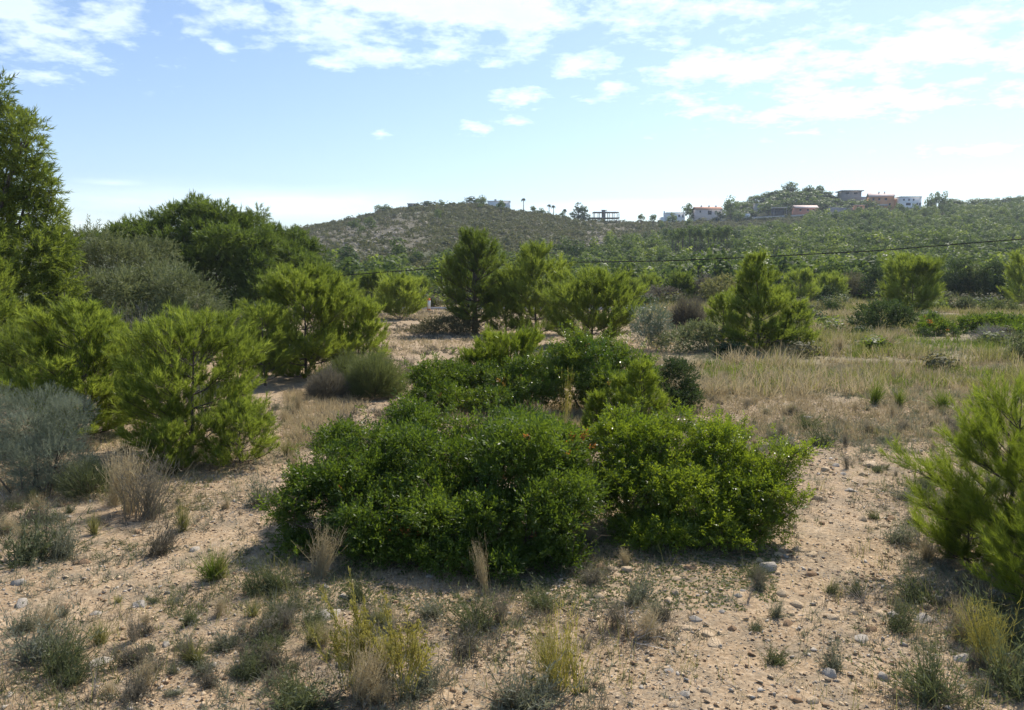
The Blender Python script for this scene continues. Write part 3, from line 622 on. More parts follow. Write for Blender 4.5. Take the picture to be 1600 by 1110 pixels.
p = np.where(D < Dlim, .93, np.where(D < Dlim + 45, .25, .012)) * np.where(fbm(rows[:, 0] / 20, D / 20, 90, 3) > -.24, 1, .35)
p *= np.where((pxs < 900) & (D < 100), .5, 1); p[(D > in_shelf(u) - 12) & (pxs < 1450)] = 0
DB = G(1090, 402).y; bare = (pxs > 1040) & (pxs < 1145) & (D > DB - 42) & (D < DB + 22); p[bare] *= .0
k = r.random(len(rows)) < p; rows = rows[k]; u = u[k]; D = D[k]; pxs = pxs[k]
H = r.uniform(3.6, 6.2, len(rows)) * (1 + .5 * fbm(rows[:, 0] / 30, D / 30, 93, 2)); Wd = H * r.uniform(.80, 1.15, len(rows)); Zg = Zt(rows[:, 0], D, False)
order = np.argsort(D)
ind = order[:128]; rest = order[128:]
def wood_zone(px, D):
    if px < 700: return 'green pine in the tree line at the foot of the rocky hill', 'pines at the foot of the rocky hill'
    if px < 960: return 'green pine in the valley tree line below the open hill', 'pines in the valley tree line'
    if px < 1290: return 'green pine in the valley wood between the field and the bare-trunked stand', 'pines in the middle of the valley wood'
    return 'green pine in the valley wood behind the dry field', 'pines in the wood behind the dry field'
for i in ind:
    l_, g_ = wood_zone(pxs[i], D[i]); far_tree(int(r.integers(0, 6)), (rows[i, 0], D[i], Zg[i]), H[i], Wd[i], l_, 'pine tree', g_, r.uniform(0, 6.28), mat=('needle_dk' if r.random() < .2 else None))
r2 = np.random.default_rng(77); kk = r2.integers(0, 6, len(rest)); acc = Acc(); accd = Acc()
for q in range(6):
    V, F, v = PF[q][2]
    for dk, ac in ((0, acc), (1, accd)):
        m = rest[(kk == q) & ((r2.random(len(rest)) < .2) == bool(dk))] if dk == 0 else None
        if dk: m = mk
        else:
            alln = rest[kk == q]; sel = r2.random(len(alln)) < .8; m = alln[sel]; mk = alln[~sel]
        if not len(m): continue
        rot = r2.uniform(0, 6.28, len(m)); c, s = np.cos(rot), np.sin(rot); sw = Wd[m] / .78
        Wx = np.stack([(c[:, None] * V[None, :, 0] - s[:, None] * V[None, :, 1]) * sw[:, None], (s[:, None] * V[None, :, 0] + c[:, None] * V[None, :, 1]) * sw[:, None], V[None, :, 2] * H[m, None]], -1) + np.stack([rows[m, 0], D[m], Zg[m]], -1)[:, None]
        ac.add(Wx.reshape(-1, 3), (F[None] + (np.arange(len(m)) * len(V))[:, None, None]).reshape(-1, 4), np.clip(v[None] + r2.normal(size=(len(m), 1)) * .27, 0, 1).ravel())
tag(acc.obj('pine_wood', M['needle_far']), 'dense green pine wood covering the far slope', 'wood', kind='stuff')
tag(accd.obj('dark_pine_wood', M['needle_dk']), 'darker crowns mixed through the far pine wood', 'wood', kind='stuff')
print('forest', len(rows), 'ind', len(ind))
# the stand of tall bare-trunked pines
for i in range(17):
    px = 1046 + i * 5.6 + r.normal() * 1.5; Dd = DB + r.uniform(-3, 14); far_tree(6 + i % 3, P(px, Dd), r.uniform(6.6, 8.0), r.uniform(3.2, 4.4), 'tall pine with a bare dark trunk in the thinned stand on the slope', 'pine tree', 'bare-trunked pines on the slope', r.uniform(0, 6))
for i, (px, Dd, h) in enumerate([(1018, 345, 8.5), (1000, 350, 8), (783, 318, 8)]):
    far_tree(6 + i, P(px, Dd), h, 5, ['tall pine standing alone on the heath below the white house', 'slimmer of the two pines alone on the heath by the concrete frame', 'tall dark pine alone high on the open hillside'][i], 'pine tree', None, i)

# --- trees of the skyline
def sky_tree(px, top, wpx, D, label, q=0, mat=None, group=None, bot=None, name='pine_tree', cat='pine tree'):
    b = P(px, D); tz = AT(px, top, D).z; H_ = max(tz - b.z, 1.2); return far_tree(q % 6, b, H_ * 1.04, wpx * D / FPX * 1.05, label, cat, group, px * .7, name, mat or 'needle_mat')
for i, (px, top, w, D_, lb) in enumerate([
    (594, 320, 16, 384, 'small dark bush first on the left shoulder of the hill skyline'), (606, 319, 18, 384, 'dark bush beside the first one on the skyline shoulder'),
    (668, 314, 24, 388, 'dark round bush on the skyline beside the low grey house'), (690, 312, 16, 388, 'round-headed small tree between the low grey house and the white cube house'),
    (704, 318, 14, 388, 'small bush on the skyline below the tallest hill tree'), (726, 315, 22, 389, 'dark tree on the left flank of the tallest skyline clump'),
    (738, 307, 26, 389, 'tallest dark tree on the skyline left of the white cube house'), (751, 315, 18, 387, 'small green tree touching the white cube house'),
    (833, 322, 12, 385, 'thin young tree on the skyline after the tall palm'), (845, 325, 18, 383, 'low bush between the tall palm and the pair of palms'),
    (880, 330, 14, 392, 'small bush by the shortest palm'), (903, 318, 28, 398, 'large dark round tree left of the concrete frame building'), (912, 333, 22, 394, 'dark bush at the foot of the large round tree by the concrete frame')]):
    sky_tree(px, top, w, D_, lb, i, 'oak' if i in (2, 11, 12, 6) else None, name='hilltop_tree', cat='tree')
for i, (px, top, w, D_, lb) in enumerate([
    (1074, 318, 22, 452, 'round pine between the white house and the pink house'), (1048, 332, 18, 428, 'dark conifer in front of the white chimney house'),
    (1118, 331, 24, 426, 'dark bush in front of the pink house'), (1138, 307, 24, 450, 'large dark pine at the right end of the pink house'),
    (1150, 330, 20, 424, 'pale green shrub below the large dark pine'), (1164, 337, 16, 424, 'dark round bush beside the white garden wall')]):
    sky_tree(px, top, w, D_, lb, i + 2, 'oak' if i in (2, 5) else 'needle_mat', name='garden_tree', cat='tree')
kn = np.random.default_rng(5); tops = [(1130, 313), (1155, 307), (1175, 301), (1190, 297), (1207, 293), (1228, 286), (1245, 296), (1260, 290), (1275, 291), (1292, 302), (1302, 302), (1312, 306), (1335, 308), (1352, 310), (1362, 318)]
for i in range(81):
    px = 1136 + (i % 27) * 8.4 + kn.normal() * 2; row = i // 27; top = np.interp(px, [a for a, b in tops], [b for a, b in tops]) + (5 + kn.uniform(-2, 4) if row == 0 else 11 + kn.uniform(-4, 3) if row == 1 else 20 + kn.uniform(-4, 4)); D_ = (492 if row == 0 else 474 if row == 1 else 456) + kn.uniform(-6, 6)
    if 1175 < px < 1196 and row: continue
    if 1236 < px < 1284 and top > 318: continue
    if 1352 < px < 1412: continue
    sky_tree(px, top, kn.uniform(22, 32), D_, 'dark pine crowding the wooded knoll above the long red-roofed house', i, 'needle_mat', 'pines on the wooded knoll')
for i, (px, top, w, D_, lb) in enumerate([
    (1228, 284, 24, 492, 'highest dark pine crowning the wooded knoll'), (1258, 289, 18, 494, 'broad-headed pine just right of the highest on the knoll'), (1274, 290, 16, 495, 'slim round-headed pine at the right end of the knoll crest'),
    (1290, 302, 12, 492, 'small pine in the dip of the skyline after the knoll crest'), (1304, 301, 12, 490, 'lone slender pine left of the flat-roofed villa'),
    (1325, 312, 30, 455, 'broad pine in front of the flat-roofed villa'), (1348, 311, 26, 452, 'dark pine between the flat-roofed villa and the orange house'),
    (1446, 302, 16, 455, 'dark pine touching the right wall of the white block house'), (1455, 300, 16, 458, 'second dark pine from the white block house'),
    (1468, 299, 18, 456, 'last tall dark pine beyond the white block house'), (1396, 318, 16, 440, 'small green tree between the orange house and the white block house')]):
    sky_tree(px, top, w, D_, lb, i, 'needle_mat', name='pine_tree')
for i in range(36):
    px = 1478 + (i % 18) * 8.2 + kn.normal() * 2; row = i // 18; top = np.interp(px, [1480, 1500, 1530, 1560, 1600, 1640], [309, 311, 310, 309, 304, 302]) + (kn.uniform(-1, 3) if row == 0 else kn.uniform(8, 14))
    sky_tree(px, top, kn.uniform(16, 24), (496 if row == 0 else 462) + kn.uniform(-6, 6), 'pine of the wooded ridge running off beyond the white block house', i, 'needle_mat', 'pines on the ridge beyond the white block house')
hb = np.random.default_rng(8)
for i in range(34):
    px = 1165 + i * 7.6 + hb.normal() * 2.5; 
    sky_tree(px, np.interp(px, [1165, 1250, 1330, 1430], [341, 339, 334, 330]) + hb.uniform(-2, 3), hb.uniform(10, 20), 424 + hb.uniform(-2, 1.5), 'dark garden bush in the hedge line below the long retaining wall', i, 'oak', 'bushes below the retaining wall', name='hedge_bush', cat='bush')
# ------------------------------------------------------------------ buildings on the hill
def box(acc, x0, x1, y0, y1, z0, z1):
    V = [(x0, y0, z0), (x1, y0, z0), (x1, y1, z0), (x0, y1, z0), (x0, y0, z1), (x1, y0, z1), (x1, y1, z1), (x0, y1, z1)]
    acc.add(V, [(0, 3, 2, 1), (4, 5, 6, 7), (0, 1, 5, 4), (1, 2, 6, 5), (2, 3, 7, 6), (3, 0, 4, 7)])
def bobj(name, mat, parent, *bs):
    a = Acc()
    for b in bs: box(a, *b)
    return a.obj(name, M[mat], parent)
def site(name, label, px0, px1, top, D, cat, rz=0.0):
    """an Empty at the foot of a building; returns it, its width and its height"""
    pxm = (px0 + px1) / 2; b = P(pxm, D, top); w = (px1 - px0) * D / FPX; h = AT(pxm, top, D).z - b.z
    return thing(name, label, cat, b, None, rz), w, h
def windows(root, lst, y, name='window'):
    for (x0, x1, z0, z1) in lst:
        f = bobj(name, 'glass', root, (x0, x1, y - .04, y + .05, z0, z1)); bobj('sill', 'white', f, (x0 - .08, x1 + .08, y - .12, y - .045, z0 - .1, z0 - .003))
def gable(acc, x0, x1, y0, y1, z0, z1, ov=.4, th=.18):
    ym = (y0 + y1) / 2; sl = (z1 - z0) / (ym - y0)
    for s in (0, 1):
        ya = (y0 - ov) if s == 0 else (y1 + ov); za = z0 - ov * sl
        V = [(x0 - ov, ya, za), (x1 + ov, ya, za), (x1 + ov, ym, z1), (x0 - ov, ym, z1), (x0 - ov, ya, za + th), (x1 + ov, ya, za + th), (x1 + ov, ym, z1 + th), (x0 - ov, ym, z1 + th)]
        acc.add(V, [(0, 3, 2, 1), (4, 5, 6, 7), (0, 1, 5, 4), (1, 2, 6, 5), (2, 3, 7, 6), (3, 0, 4, 7)])
# white cube villa
r_, w, h = site('villa', 'white flat-roofed cube villa with one dark slit window on the hill skyline', 762, 797, 315, 386, 'house')
bobj('wall', 'white', r_, (-w / 2, w / 2, 0, 9, -2, h)); bobj('roof', 'white', r_, (-w / 2 - .15, w / 2 + .15, -.15, 9.15, h + .003, h + .35))
bobj('window', 'glass', r_, (-.6, 3.4, -.05, .1, h - 1.4, h - .95)); bobj('rooftop_unit', 'greyc', r_, (-2.2, -1.2, 3, 4, h + .36, h + 1.3))
# low grey house
r_, w, h = site('low_house', 'low pale grey house almost hidden behind the hilltop scrub', 637, 653, 319, 394, 'house')
bobj('wall', 'stonew', r_, (-w / 2, w / 2, 0, 6, -1, h)); bobj('roof', 'greyc', r_, (-w / 2 - .3, w / 2 + .3, -.3, 6.3, h + .003, h + .3)); windows(r_, [(-1.6, -.6, h - 1.2, h - .5), (1, 2, h - 1.2, h - .5)], 0)
# concrete frame
r_, w, h = site('concrete_frame_building', 'unfinished open concrete frame building of two slabs on thin columns', 921, 968, 331, 402, 'building')
s1 = h * .42
bobj('slab', 'greyc', r_, (-w / 2, w / 2, 0, 8, s1 - .35, s1)); bobj('slab', 'greyc', r_, (-w / 2 + 2.1, w / 2 - .3, .2, 7.6, h - .3, h))
for i in range(7):
    xx = -w / 2 + .3 + i * (w - .6) / 6
    for yy in (.35, 7.2):
        if i: bobj('column', 'greyc', r_, (xx - .15, xx + .15, yy, yy + .3, s1 + .003, h - .303))
        bobj('column', 'greyc', r_, (xx - .15, xx + .15, yy, yy + .3, -1.5, s1 - .353))
bobj('stair_tower', 'greyc', r_, (-.9, .9, 3, 4.5, -1, h + .9)); bobj('tower_slab', 'greyc', r_, (-1.2, 1.7, 2.7, 5.2, h + .95, h + 1.15)); bobj('tower_post', 'greyc', r_, (1.4, 1.6, 3, 3.2, h + .003, h + .947))
# white chimney house
r_, w, h = site('white_house', 'white stepped house with a chimney and arched openings next to the round pine', 1036, 1070, 333, 442, 'house')
bobj('wall', 'white', r_, (-w / 2 + 2, w / 2, 0, 9, -2, h)); bobj('side_wing', 'white', r_, (-w / 2 - .5, -w / 2 + 1.99, 1, 8, -2, h * .62)); bobj('roof', 'white', r_, (-w / 2 + 1.8, w / 2 + .2, -.2, 9.2, h + .003, h + .3))
c_ = bobj('chimney', 'white', r_, (-w / 2 + 1.0, -w / 2 + 1.8, 3, 3.8, h * .62 + .003, h + 1.3)); windows(r_, [(-1, 0, h - 2.2, h - .9), (2.4, 3.4, h - 2.2, h - .9), (4.6, 5.3, h - 2.4, h - .9)], 0); 
# pink house
r_, w, h = site('pink_house', 'pale pink house with terracotta roof and three chimneys', 1088, 1128, 327, 444, 'house')
bobj('wall', 'pinkw', r_, (-w / 2, w / 2, 0, 9, -2, h)); a = Acc(); gable(a, -w / 2, w / 2, 0, 9, h, h + 1.5); rf = a.obj('roof', M['tile'], r_)
for xx in (-3.6, 0.6, 4.4): bobj('chimney', 'pinkw', rf, (xx, xx + .7, 4.0, 4.7, h + 1.0, h + 2.4))
windows(r_, [(-5.2, -4.4, h - 1.9, h - .8), (-.6, 1.4, h - 3.0, h - .9), (3.5, 4.3, h - 1.9, h - .8)], 0)
# grey house in the trees of the knoll
r_, w, h = site('grey_house', 'small pale grey house showing between the pines of the knoll', 1181, 1195, 319, 462, 'house')
bobj('wall', 'stonew', r_, (-w / 2, w / 2, 0, 5, -2, h)); bobj('roof', 'greyc', r_, (-w / 2 - .3, w / 2 + .3, -.3, 5.3, h + .003, h + .3)); windows(r_, [(-1.2, 1.0, h - 1.5, h - .6)], 0)
# dark open carport
r_, w, h = site('carport', 'dark open carport with a thin pale roof beside the long red-roofed house', 1209, 1230, 324, 432, 'carport')
bobj('roof', 'white', r_, (-w / 2, w / 2, -.4, 5, h - .2, h)); bobj('back_wall', 'glass', r_, (-w / 2 + .3, w / 2 - .3, 4.4, 4.6, 0, h - .203))
for xx in (-w / 2 + .2, w / 2 - .4): bobj('post', 'greyc', r_, (xx, xx + .2, 0, .2, -.5, h - .203))
bobj('railing', 'white', r_, (-1.2, 1.8, -.1, 0, .5, .75))
# long red house
r_, w, h = site('long_house', 'long low brick-red house with a pale pink tiled roof', 1244, 1278, 325, 434, 'house')
bobj('wall', 'redw', r_, (-w / 2, w / 2, 0, 6, -1.5, h)); a = Acc(); gable(a, -w / 2, w / 2, 0, 6, h, h + 1.4, .5); a.obj('roof', M['tile_p'], r_); windows(r_, [(-4, -3, h - 1.6, h - .7), (0, 1, h - 1.6, h - .7), (3, 4, h - 1.6, h - .7)], 0)
# flat roofed villa
r_, w, h = site('flat_villa', 'dark villa with wide overhanging flat roof above the pines', 1318, 1346, 299, 482, 'house')
bobj('wall', 'greyc', r_, (-w / 2, w / 2, 0, 8, -1, h)); bobj('roof', 'greyc', r_, (-w / 2 - 1.4, w / 2 + 1.2, -1, 9, h + .003, h + .5)); windows(r_, [(-4, -2, h - 1.9, h - .7), (1, 3, h - 1.9, h - .7)], 0)
bobj('terrace', 'stonew', r_, (w / 2 + .01, w / 2 + 6, 0, 7, -1, h - 3.2))
# orange house
r_, w, h = site('orange_house', 'three-storey orange house with a pale pink gabled roof and two chimneys', 1361, 1396, 307, 456, 'house', -.22)
bobj('wall', 'orange', r_, (-w / 2, w / 2, 0, 9, -2, h)); a = Acc(); gable(a, -w / 2, w / 2, 0, 9, h, h + 2.2, .5); rf = a.obj('roof', M['tile_p'], r_)
for xx in (-1.2, 1.8): bobj('chimney', 'pinkw', rf, (xx, xx + .6, 4.0, 4.6, h + 1.8, h + 3.0))
bobj('annex', 'orange', r_, (w / 2 + .01, w / 2 + 2.6, 2, 9, -2, h - 1.5))
windows(r_, [(-5, -4, h - 2.2, h - .9), (-2, -1, h - 2.2, h - .9), (1.4, 2.6, h - 2.2, h - .9), (-5, -4, h - 5.2, h - 3.9), (3.6, 4.6, h - 5.2, h - 3.9)], 0); bobj('balcony', 'stonew', r_, (-2.6, 2.8, -1.4, -.003, h - 5.4, h - 4.4))
# white block house
r_, w, h = site('white_block_house', 'white block house with rows of small dark windows beside three dark pines', 1408, 1440, 308, 452, 'house')
bobj('wall', 'white', r_, (-w / 2, w / 2, 0, 9, -2, h)); bobj('roof', 'stonew', r_, (-w / 2 - .2, w / 2 + .2, -.2, 9.2, h + .003, h + .3)); windows(r_, [(-4.5, -3.6, h - 2, h - 1), (-1.6, -.8, h - 2, h - 1), (1.0, 1.8, h - 2, h - 1), (-2.8, -.2, h - 4.6, h - 3.2), (3.0, 3.9, h - 4.6, h - 3.2), (4.6, 5.3, h - 4.6, h - 3.2)], 0)
bobj('porch', 'white', r_, (-w / 2, 2, -2, -.003, h - 6.2, h - 5.3))
# low yellow facade
r_, w, h = site('garden_pavilion', 'low ochre garden pavilion with dark arches under the pines', 1337, 1351, 321, 441, 'pavilion')
bobj('wall', 'orange', r_, (-w / 2, w / 2, 0, 3, -1, h)); bobj('roof', 'tile_p', r_, (-w / 2 - .3, w / 2 + .3, -.3, 3.3, h + .003, h + .25)); windows(r_, [(-1.6, -.8, .4, h - .5), (.2, 1.0, .4, h - .5)], 0)
# walls
def hill_wall(name, label, px0, px1, t0, t1, b0, b1, D, mat, n=8, cat='wall'):
    a = Acc(); p0 = P(px0, D); org = p0.copy(); V = []
    for i in range(n + 1):
        f = i / n; px = px0 + (px1 - px0) * f; g = P(px, D); zt = AT(px, t0 + (t1 - t0) * f, D).z; zb = min(AT(px, b0 + (b1 - b0) * f, D).z, g.z - .4)
        V += [(g.x, D, zb), (g.x, D, zt), (g.x, D + .45, zt), (g.x, D + .45, zb)]
    F = []
    for i in range(n):
        k = 4 * i; F += [(k, k + 4, k + 5, k + 1), (k + 1, k + 5, k + 6, k + 2), (k + 2, k + 6, k + 7, k + 3)]
    F += [(0, 1, 2, 3), (4 * n, 4 * n + 3, 4 * n + 2, 4 * n + 1)]
    a.add(V, F); o = a.obj(name, M[mat], None, org); o.location = org; tag(o, label, cat)
hill_wall('retaining_wall', 'long pale retaining wall running under the red-roofed and orange houses', 1169, 1404, 339.5, 327.5, 346, 333, 428.5, 'stonew', 16)
hill_wall('garden_wall', 'short bright white garden wall right of the pink house', 1160, 1168, 334, 334, 343, 343, 427, 'white', 2)
hill_wall('terrace_wall', 'pale terrace wall in the pines behind the red-roofed house', 1288, 1345, 324, 326, 331, 332, 445, 'greyc', 5)
hill_wall('boundary_wall', 'low stone boundary wall at the foot of the pink house', 1072, 1150, 343.5, 344, 350, 350, 429, 'stonew', 8)
# parked cars on the terrace
def car(px, D, label, rz):
    b = P(px, D, 326); b.z += 1.3; r = thing('parked_car', label, 'car', b, None, rz)
    prof = [(-2.1, .35), (-2.15, .75), (-1.5, .95), (-.9, 1.42), (.7, 1.45), (1.35, .98), (2.05, .85), (2.15, .4)]
    a = Acc(); n = len(prof); V = [(x, y, z) for y in (-.8, .8) for x, z in prof]; a.add(V, [(i, i + 1, n + i + 1, n + i) for i in range(n - 1)] + [(n - 1, 0, n, 2 * n - 1)])
    a.add([(0, -.8, .9)] + [(x, -.8, z) for x, z in prof], [(0, i + 1, (i + 1) % n + 1) for i in range(n)]); a.add([(0, .8, .9)] + [(x, .8, z) for x, z in prof], [(0, (i + 1) % n + 1, i + 1) for i in range(n)])
    a.obj('body', M['carpaint'], r); bobj('window', 'glass', r, (-.8, .7, -.83, -.79, .98, 1.35))
    for xx in (-1.35, 1.35):
        for yy in (-.75, .75): a = Acc(); t = np.linspace(0, 6.283, 13)[:-1]; tube(a, [(xx, yy - .1, .32), (xx, yy + .1, .32)], [.32, .32], 12); a.obj('wheel', M['rubber'], r)
    return r
bobj_ = None
def plat(px0, px1, D):
    b = P((px0 + px1) / 2, D, 326); w = (px1 - px0) * D / FPX; r = bobj('parking_terrace', 'stonew', None, (-w / 2, w / 2, -2.5, 2.5, -1, 1.3)); r.location = b; tag(r, 'flat pale parking terrace in front of the orange house', 'terrace')
plat(1362, 1392, 439.5)
car(1371, 439.5, 'white car nearer the left end of the terrace before the orange house', .1); car(1379.5, 439.5, 'white car parked right of the other one on the terrace', .05)
# palms
def palm(px, top, D, label):
    b = P(px, D); H = AT(px, top, D).z - b.z; r = thing('palm_tree', label, 'palm tree', b); a = Acc(); tube(a, [(0, 0, -.2), (.1, 0, H * .5), (0, 0, H - .9)], [.22, .17, .15], 7); a.obj('trunk', M['bark_gy'], r)
    rg = np.random.default_rng(int(px)); n = 90; az = rg.uniform(0, 6.283, n); e = rg.uniform(-.5, 1.3, n); d = np.stack([np.cos(az) * np.cos(e), np.sin(az) * np.cos(e), np.sin(e)], -1); a = Acc()
    ribbons(a, np.tile([[0, 0, H - .9]], (n, 1)), d, rg.uniform(1.0, 1.45, n), np.stack([0 * az, 0 * az, -.55 + 0 * az], -1), .26, 4, rg.random(n), rg, .15); a.obj('crown', M['palm'], r)
palm(817.5, 309, 384, 'tallest palm, standing alone right of the white cube villa'); palm(857, 318.5, 384, 'left and thicker palm of the pair on the skyline'); palm(864, 320, 386, 'right and thinner palm of the pair on the skyline'); palm(881.5, 326, 386, 'shortest thin palm near the large round tree')

# ------------------------------------------------------------------ road edge: guard rail, marker, cable
def rail(px0, px1, row, D, label):
    x0 = ray(px0, row)[0] * D; x1 = ray(px1, row)[0] * D; zt = AT(px0, row, D).z; zg = float(Zt((x0 + x1) / 2, D, False)); root = thing('guard_rail', label, 'guard rail', ((x0 + x1) / 2, D, zg))
    hw = (x1 - x0) / 2; z = zt - zg; prof = [(0, .16), (-.05, .11), (0, .05), (0, -.05), (-.05, -.11), (0, -.16)]; a = Acc(); n = len(prof)
    V = [(x, y, z + zz) for x in (-hw, hw) for y, zz in prof]; a.add(V, [(i, i + 1, n + i + 1, n + i) for i in range(n - 1)]); V2 = [(x, y + .012, z + zz) for x in (-hw, hw) for y, zz in prof]; a.add(V2, [(n + i, n + i + 1, i + 1, i) for i in range(n - 1)])
    a.obj('beam', M['steel'], root)
    for xx in np.arange(-hw + .3, hw, 4.0): bobj('post', 'steel', root, (xx, xx + .1, .02, .12, -.4, z + .1))
rail(560, 1030, 483.5, 61, 'galvanised steel guard rail running behind the pines at the road edge')
b = P(670, 59.5, 485); zt = AT(670, 466, 59.5).z - b.z; r_ = thing('marker_post', 'orange and white marker on a thin post by the guard rail', 'marker', b)
bobj('post', 'whpaint', r_, (-.03, .03, -.03, .03, -.3, zt - .95)); bobj('panel', 'orpaint', r_, (-.12, .12, -.02, .02, zt - .947, zt)); bobj('band', 'whpaint', r_, (-.09, .13, -.035, .035, zt - .80, zt - .18))
pts = [AT(a, b, c) for a, b, c in [(395, 440, 52), (530, 431, 52), (620, 424, 51.5), (720, 417, 51), (900, 410, 50), (1040, 408, 49), (1170, 402.5, 48), (1370, 392, 47), (1530, 379, 46), (1700, 366, 45)]]
a = Acc(); tube(a, np.array([tuple(p) for p in pts]), .029, 6); o = a.obj('overhead_cable', M['cable'], None, tuple(pts[4])); o.location = pts[4]; tag(o, 'thin black overhead cable sagging across in front of the wood', 'cable')
# ------------------------------------------------------------------ trees and shrubs of the middle distance
def meas(px, row, top, wpx, D=None):
    b = G(px, row) if D is None else P(px, D, row); D = b.y
    return b, AT(px, top, D).z - b.z, wpx * D / FPX
def pine_at(label, px, row, top, wpx, seed, D=None, mat='needle', **k):
    b, H, Wd = meas(px, row, top, wpx, D); k.setdefault('ss', max(.13, .0095 * b.y)); k.setdefault('nw', .05 if b.y < 12 else .065)
    return pine(label, b, H, Wd, seed, mat, **k)
def px_clumps(lst, dz=1.0, depth=1.0):
    """(px, py, rx, ry, D) in photo pixels -> world ellipsoids of real depth"""
    return [(AT(a, b, D), (rx * D / FPX, rx * D / FPX * depth, ry * D / FPX * dz)) for a, b, rx, ry, D in lst]

def tree_px(label, lst, bpx, brow, D, seed, mat, tm, per, scale, depth=.9, **k):
    b = P(bpx, D, brow) if D else G(bpx, brow); cl = [(tuple(c - b), r_) for c, r_ in px_clumps(lst, 1, depth)]
    return clump_tree(label, b, 4, 4, seed, mat, tm, clumps=cl, per=per, scale=scale, zb=k.pop('zb', .22), r0=k.pop('r0', .12), **k)
# left edge: tall pine and what stands round it
TP_ = [(-60, 160, 50, 50, 24), (0, 158, 20, 32, 24), (-8, 210, 48, 45, 24), (34, 222, 34, 42, 23.5), (6, 275, 58, 48, 24), (50, 280, 26, 44, 23.5), (20, 340, 60, 48, 23.5), (66, 342, 30, 42, 23.6), (80, 310, 14, 26, 23.6), (30, 400, 68, 48, 23), (84, 396, 32, 44, 23.3), (20, 460, 76, 46, 22.5), (90, 460, 36, 40, 23), (20, 520, 70, 40, 22.5), (-60, 240, 70, 70, 24), (-70, 340, 80, 80, 24), (-70, 460, 90, 70, 23)]
tree_px('tallest pine, filling the left edge and rising high above everything', TP_, -30, 590, 24, 401, 'needle_dk', T_PSH, 34, .27, zb=.2, r0=.2, name='tall_pine', lump=.35, up=.1)
pine_at('yellow-green pine standing low in front of the tall pine at the left edge', -5, 600, 440, 150, 402, D=17, ss=.19, p1=2.2)
pine_at('small bright pine branch-top in front of the tall pine, at the very left edge', -30, 600, 330, 110, 403, D=19, ss=.2, p1=2.2)
b, H, Wd = meas(230, 560, 372, 10, 25)
tree_px('large dull grey-green olive tree between the tall pine and the dark pine grove', [(165, 415, 48, 42, 27), (215, 410, 45, 34, 28), (250, 455, 55, 45, 26), (300, 470, 48, 40, 25), (180, 480, 60, 50, 25), (235, 520, 60, 40, 24), (310, 515, 42, 35, 25), (140, 520, 50, 50, 25)],
        225, 580, 26, 411, 'olive', T_OLIV, 75, .26, name='olive_tree', cat='olive tree', wood='bark_gy')
tree_px('dark broad-crowned pine grove tree, the widest against the sky', [(232, 362, 36, 28, 47), (205, 378, 32, 22, 46), (290, 345, 42, 28, 48), (345, 345, 42, 26, 47), (388, 358, 38, 28, 47), (300, 385, 50, 32, 46), (360, 395, 50, 36, 45), (405, 395, 32, 34, 46), (250, 395, 38, 28, 47), (330, 430, 60, 40, 45), (400, 440, 40, 36, 44), (180, 372, 18, 12, 47), (380, 480, 45, 40, 44)],
        318, 520, 46, 412, 'needle_mat', T_PSH, 24, .42, zb=.5, r0=.22, name='umbrella_pine', lump=.4, core=.50, lobes=10, fr=(.26, .44), poke=.2)
tree_px('dark pine right of the widest grove tree, in front of the hill', [(420, 374, 24, 16, 52), (452, 382, 26, 18, 53), (478, 396, 22, 16, 52), (440, 408, 36, 24, 51), (480, 424, 28, 22, 50), (502, 434, 18, 18, 50), (450, 445, 46, 32, 50), (495, 456, 24, 20, 50)],
        462, 500, 52, 413, 'needle_mat', T_PSH, 24, .42, zb=.35, r0=.2, name='umbrella_pine')
tree_px('small dark oak peeping between the tall pine and the olive tree', [(108, 395, 22, 34, 34), (120, 430, 30, 40, 33), (100, 470, 40, 40, 33)], 108, 540, 34, 414, 'oak', T_OAK, 22, .3, name='oak_tree', cat='oak', zb=.3)
tree_px('low green pine seen through the gap left of the grove', [(148, 375, 16, 9, 55), (165, 385, 24, 14, 55)], 158, 470, 55, 415, 'needle_mat', T_PSH, 12, .45, zb=.5)
# dead-twigged shrub before the olive
broom('bare grey-twigged shrub in front of the olive tree', P(205, 18.5, 560), 2.0, 1.6, 416, 'dead', 260, 'bare_shrub', 'shrub', w=.012, fine=2, ls=.12, spread=.6, stem_mat='bark_gy')
# bright young pines
pine_at('broad bright young pine left of the stony path, in front of the olive tree', 135, 705, 472, 230, 421, D=12.6, zb=.03, p1=2.0, dens=1.25, ss=.15)
pine_at('bright young pine with a bare dark lower trunk beside the stony path', 300, 712, 492, 272, 422, mat='needle', zb=.12, p1=2.1, dens=1.15, ss=.145, lean=(.02, 0))
pine_at('fresh low pine shoots at the foot of the bright pine by the path', 268, 738, 655, 90, 423, ss=.12, p1=1.2)
pine_at('bushy low pine spreading right under the bright pine by the path', 375, 728, 630, 150, 424, ss=.13, p1=1.5)
pine_at('tall bright young pine left of the gravel clearing', 478, 600, 412, 190, 425, D=20.5, zb=.03, p1=2.1, dens=1.15, ss=.19)
pine_at('right-hand neighbour of the tall bright pine, edging the gravel clearing', 560, 592, 462, 110, 426, D=21.5, zb=.03, p1=1.8, dens=1.1, ss=.19)
pine_at('yellow-green pine filling the gap left of the tall bright pine', 415, 615, 470, 110, 427, D=19, ss=.18, p1=1.8)
pine_at('small green pine behind the left bright pine', 70, 640, 500, 160, 428, D=16, ss=.17, p1=1.9, mat='needle_dk')
pine_at('small green pine between the two bright pines, set back', 235, 600, 520, 130, 429, D=16, ss=.17, p1=1.9, mat='needle_dk')
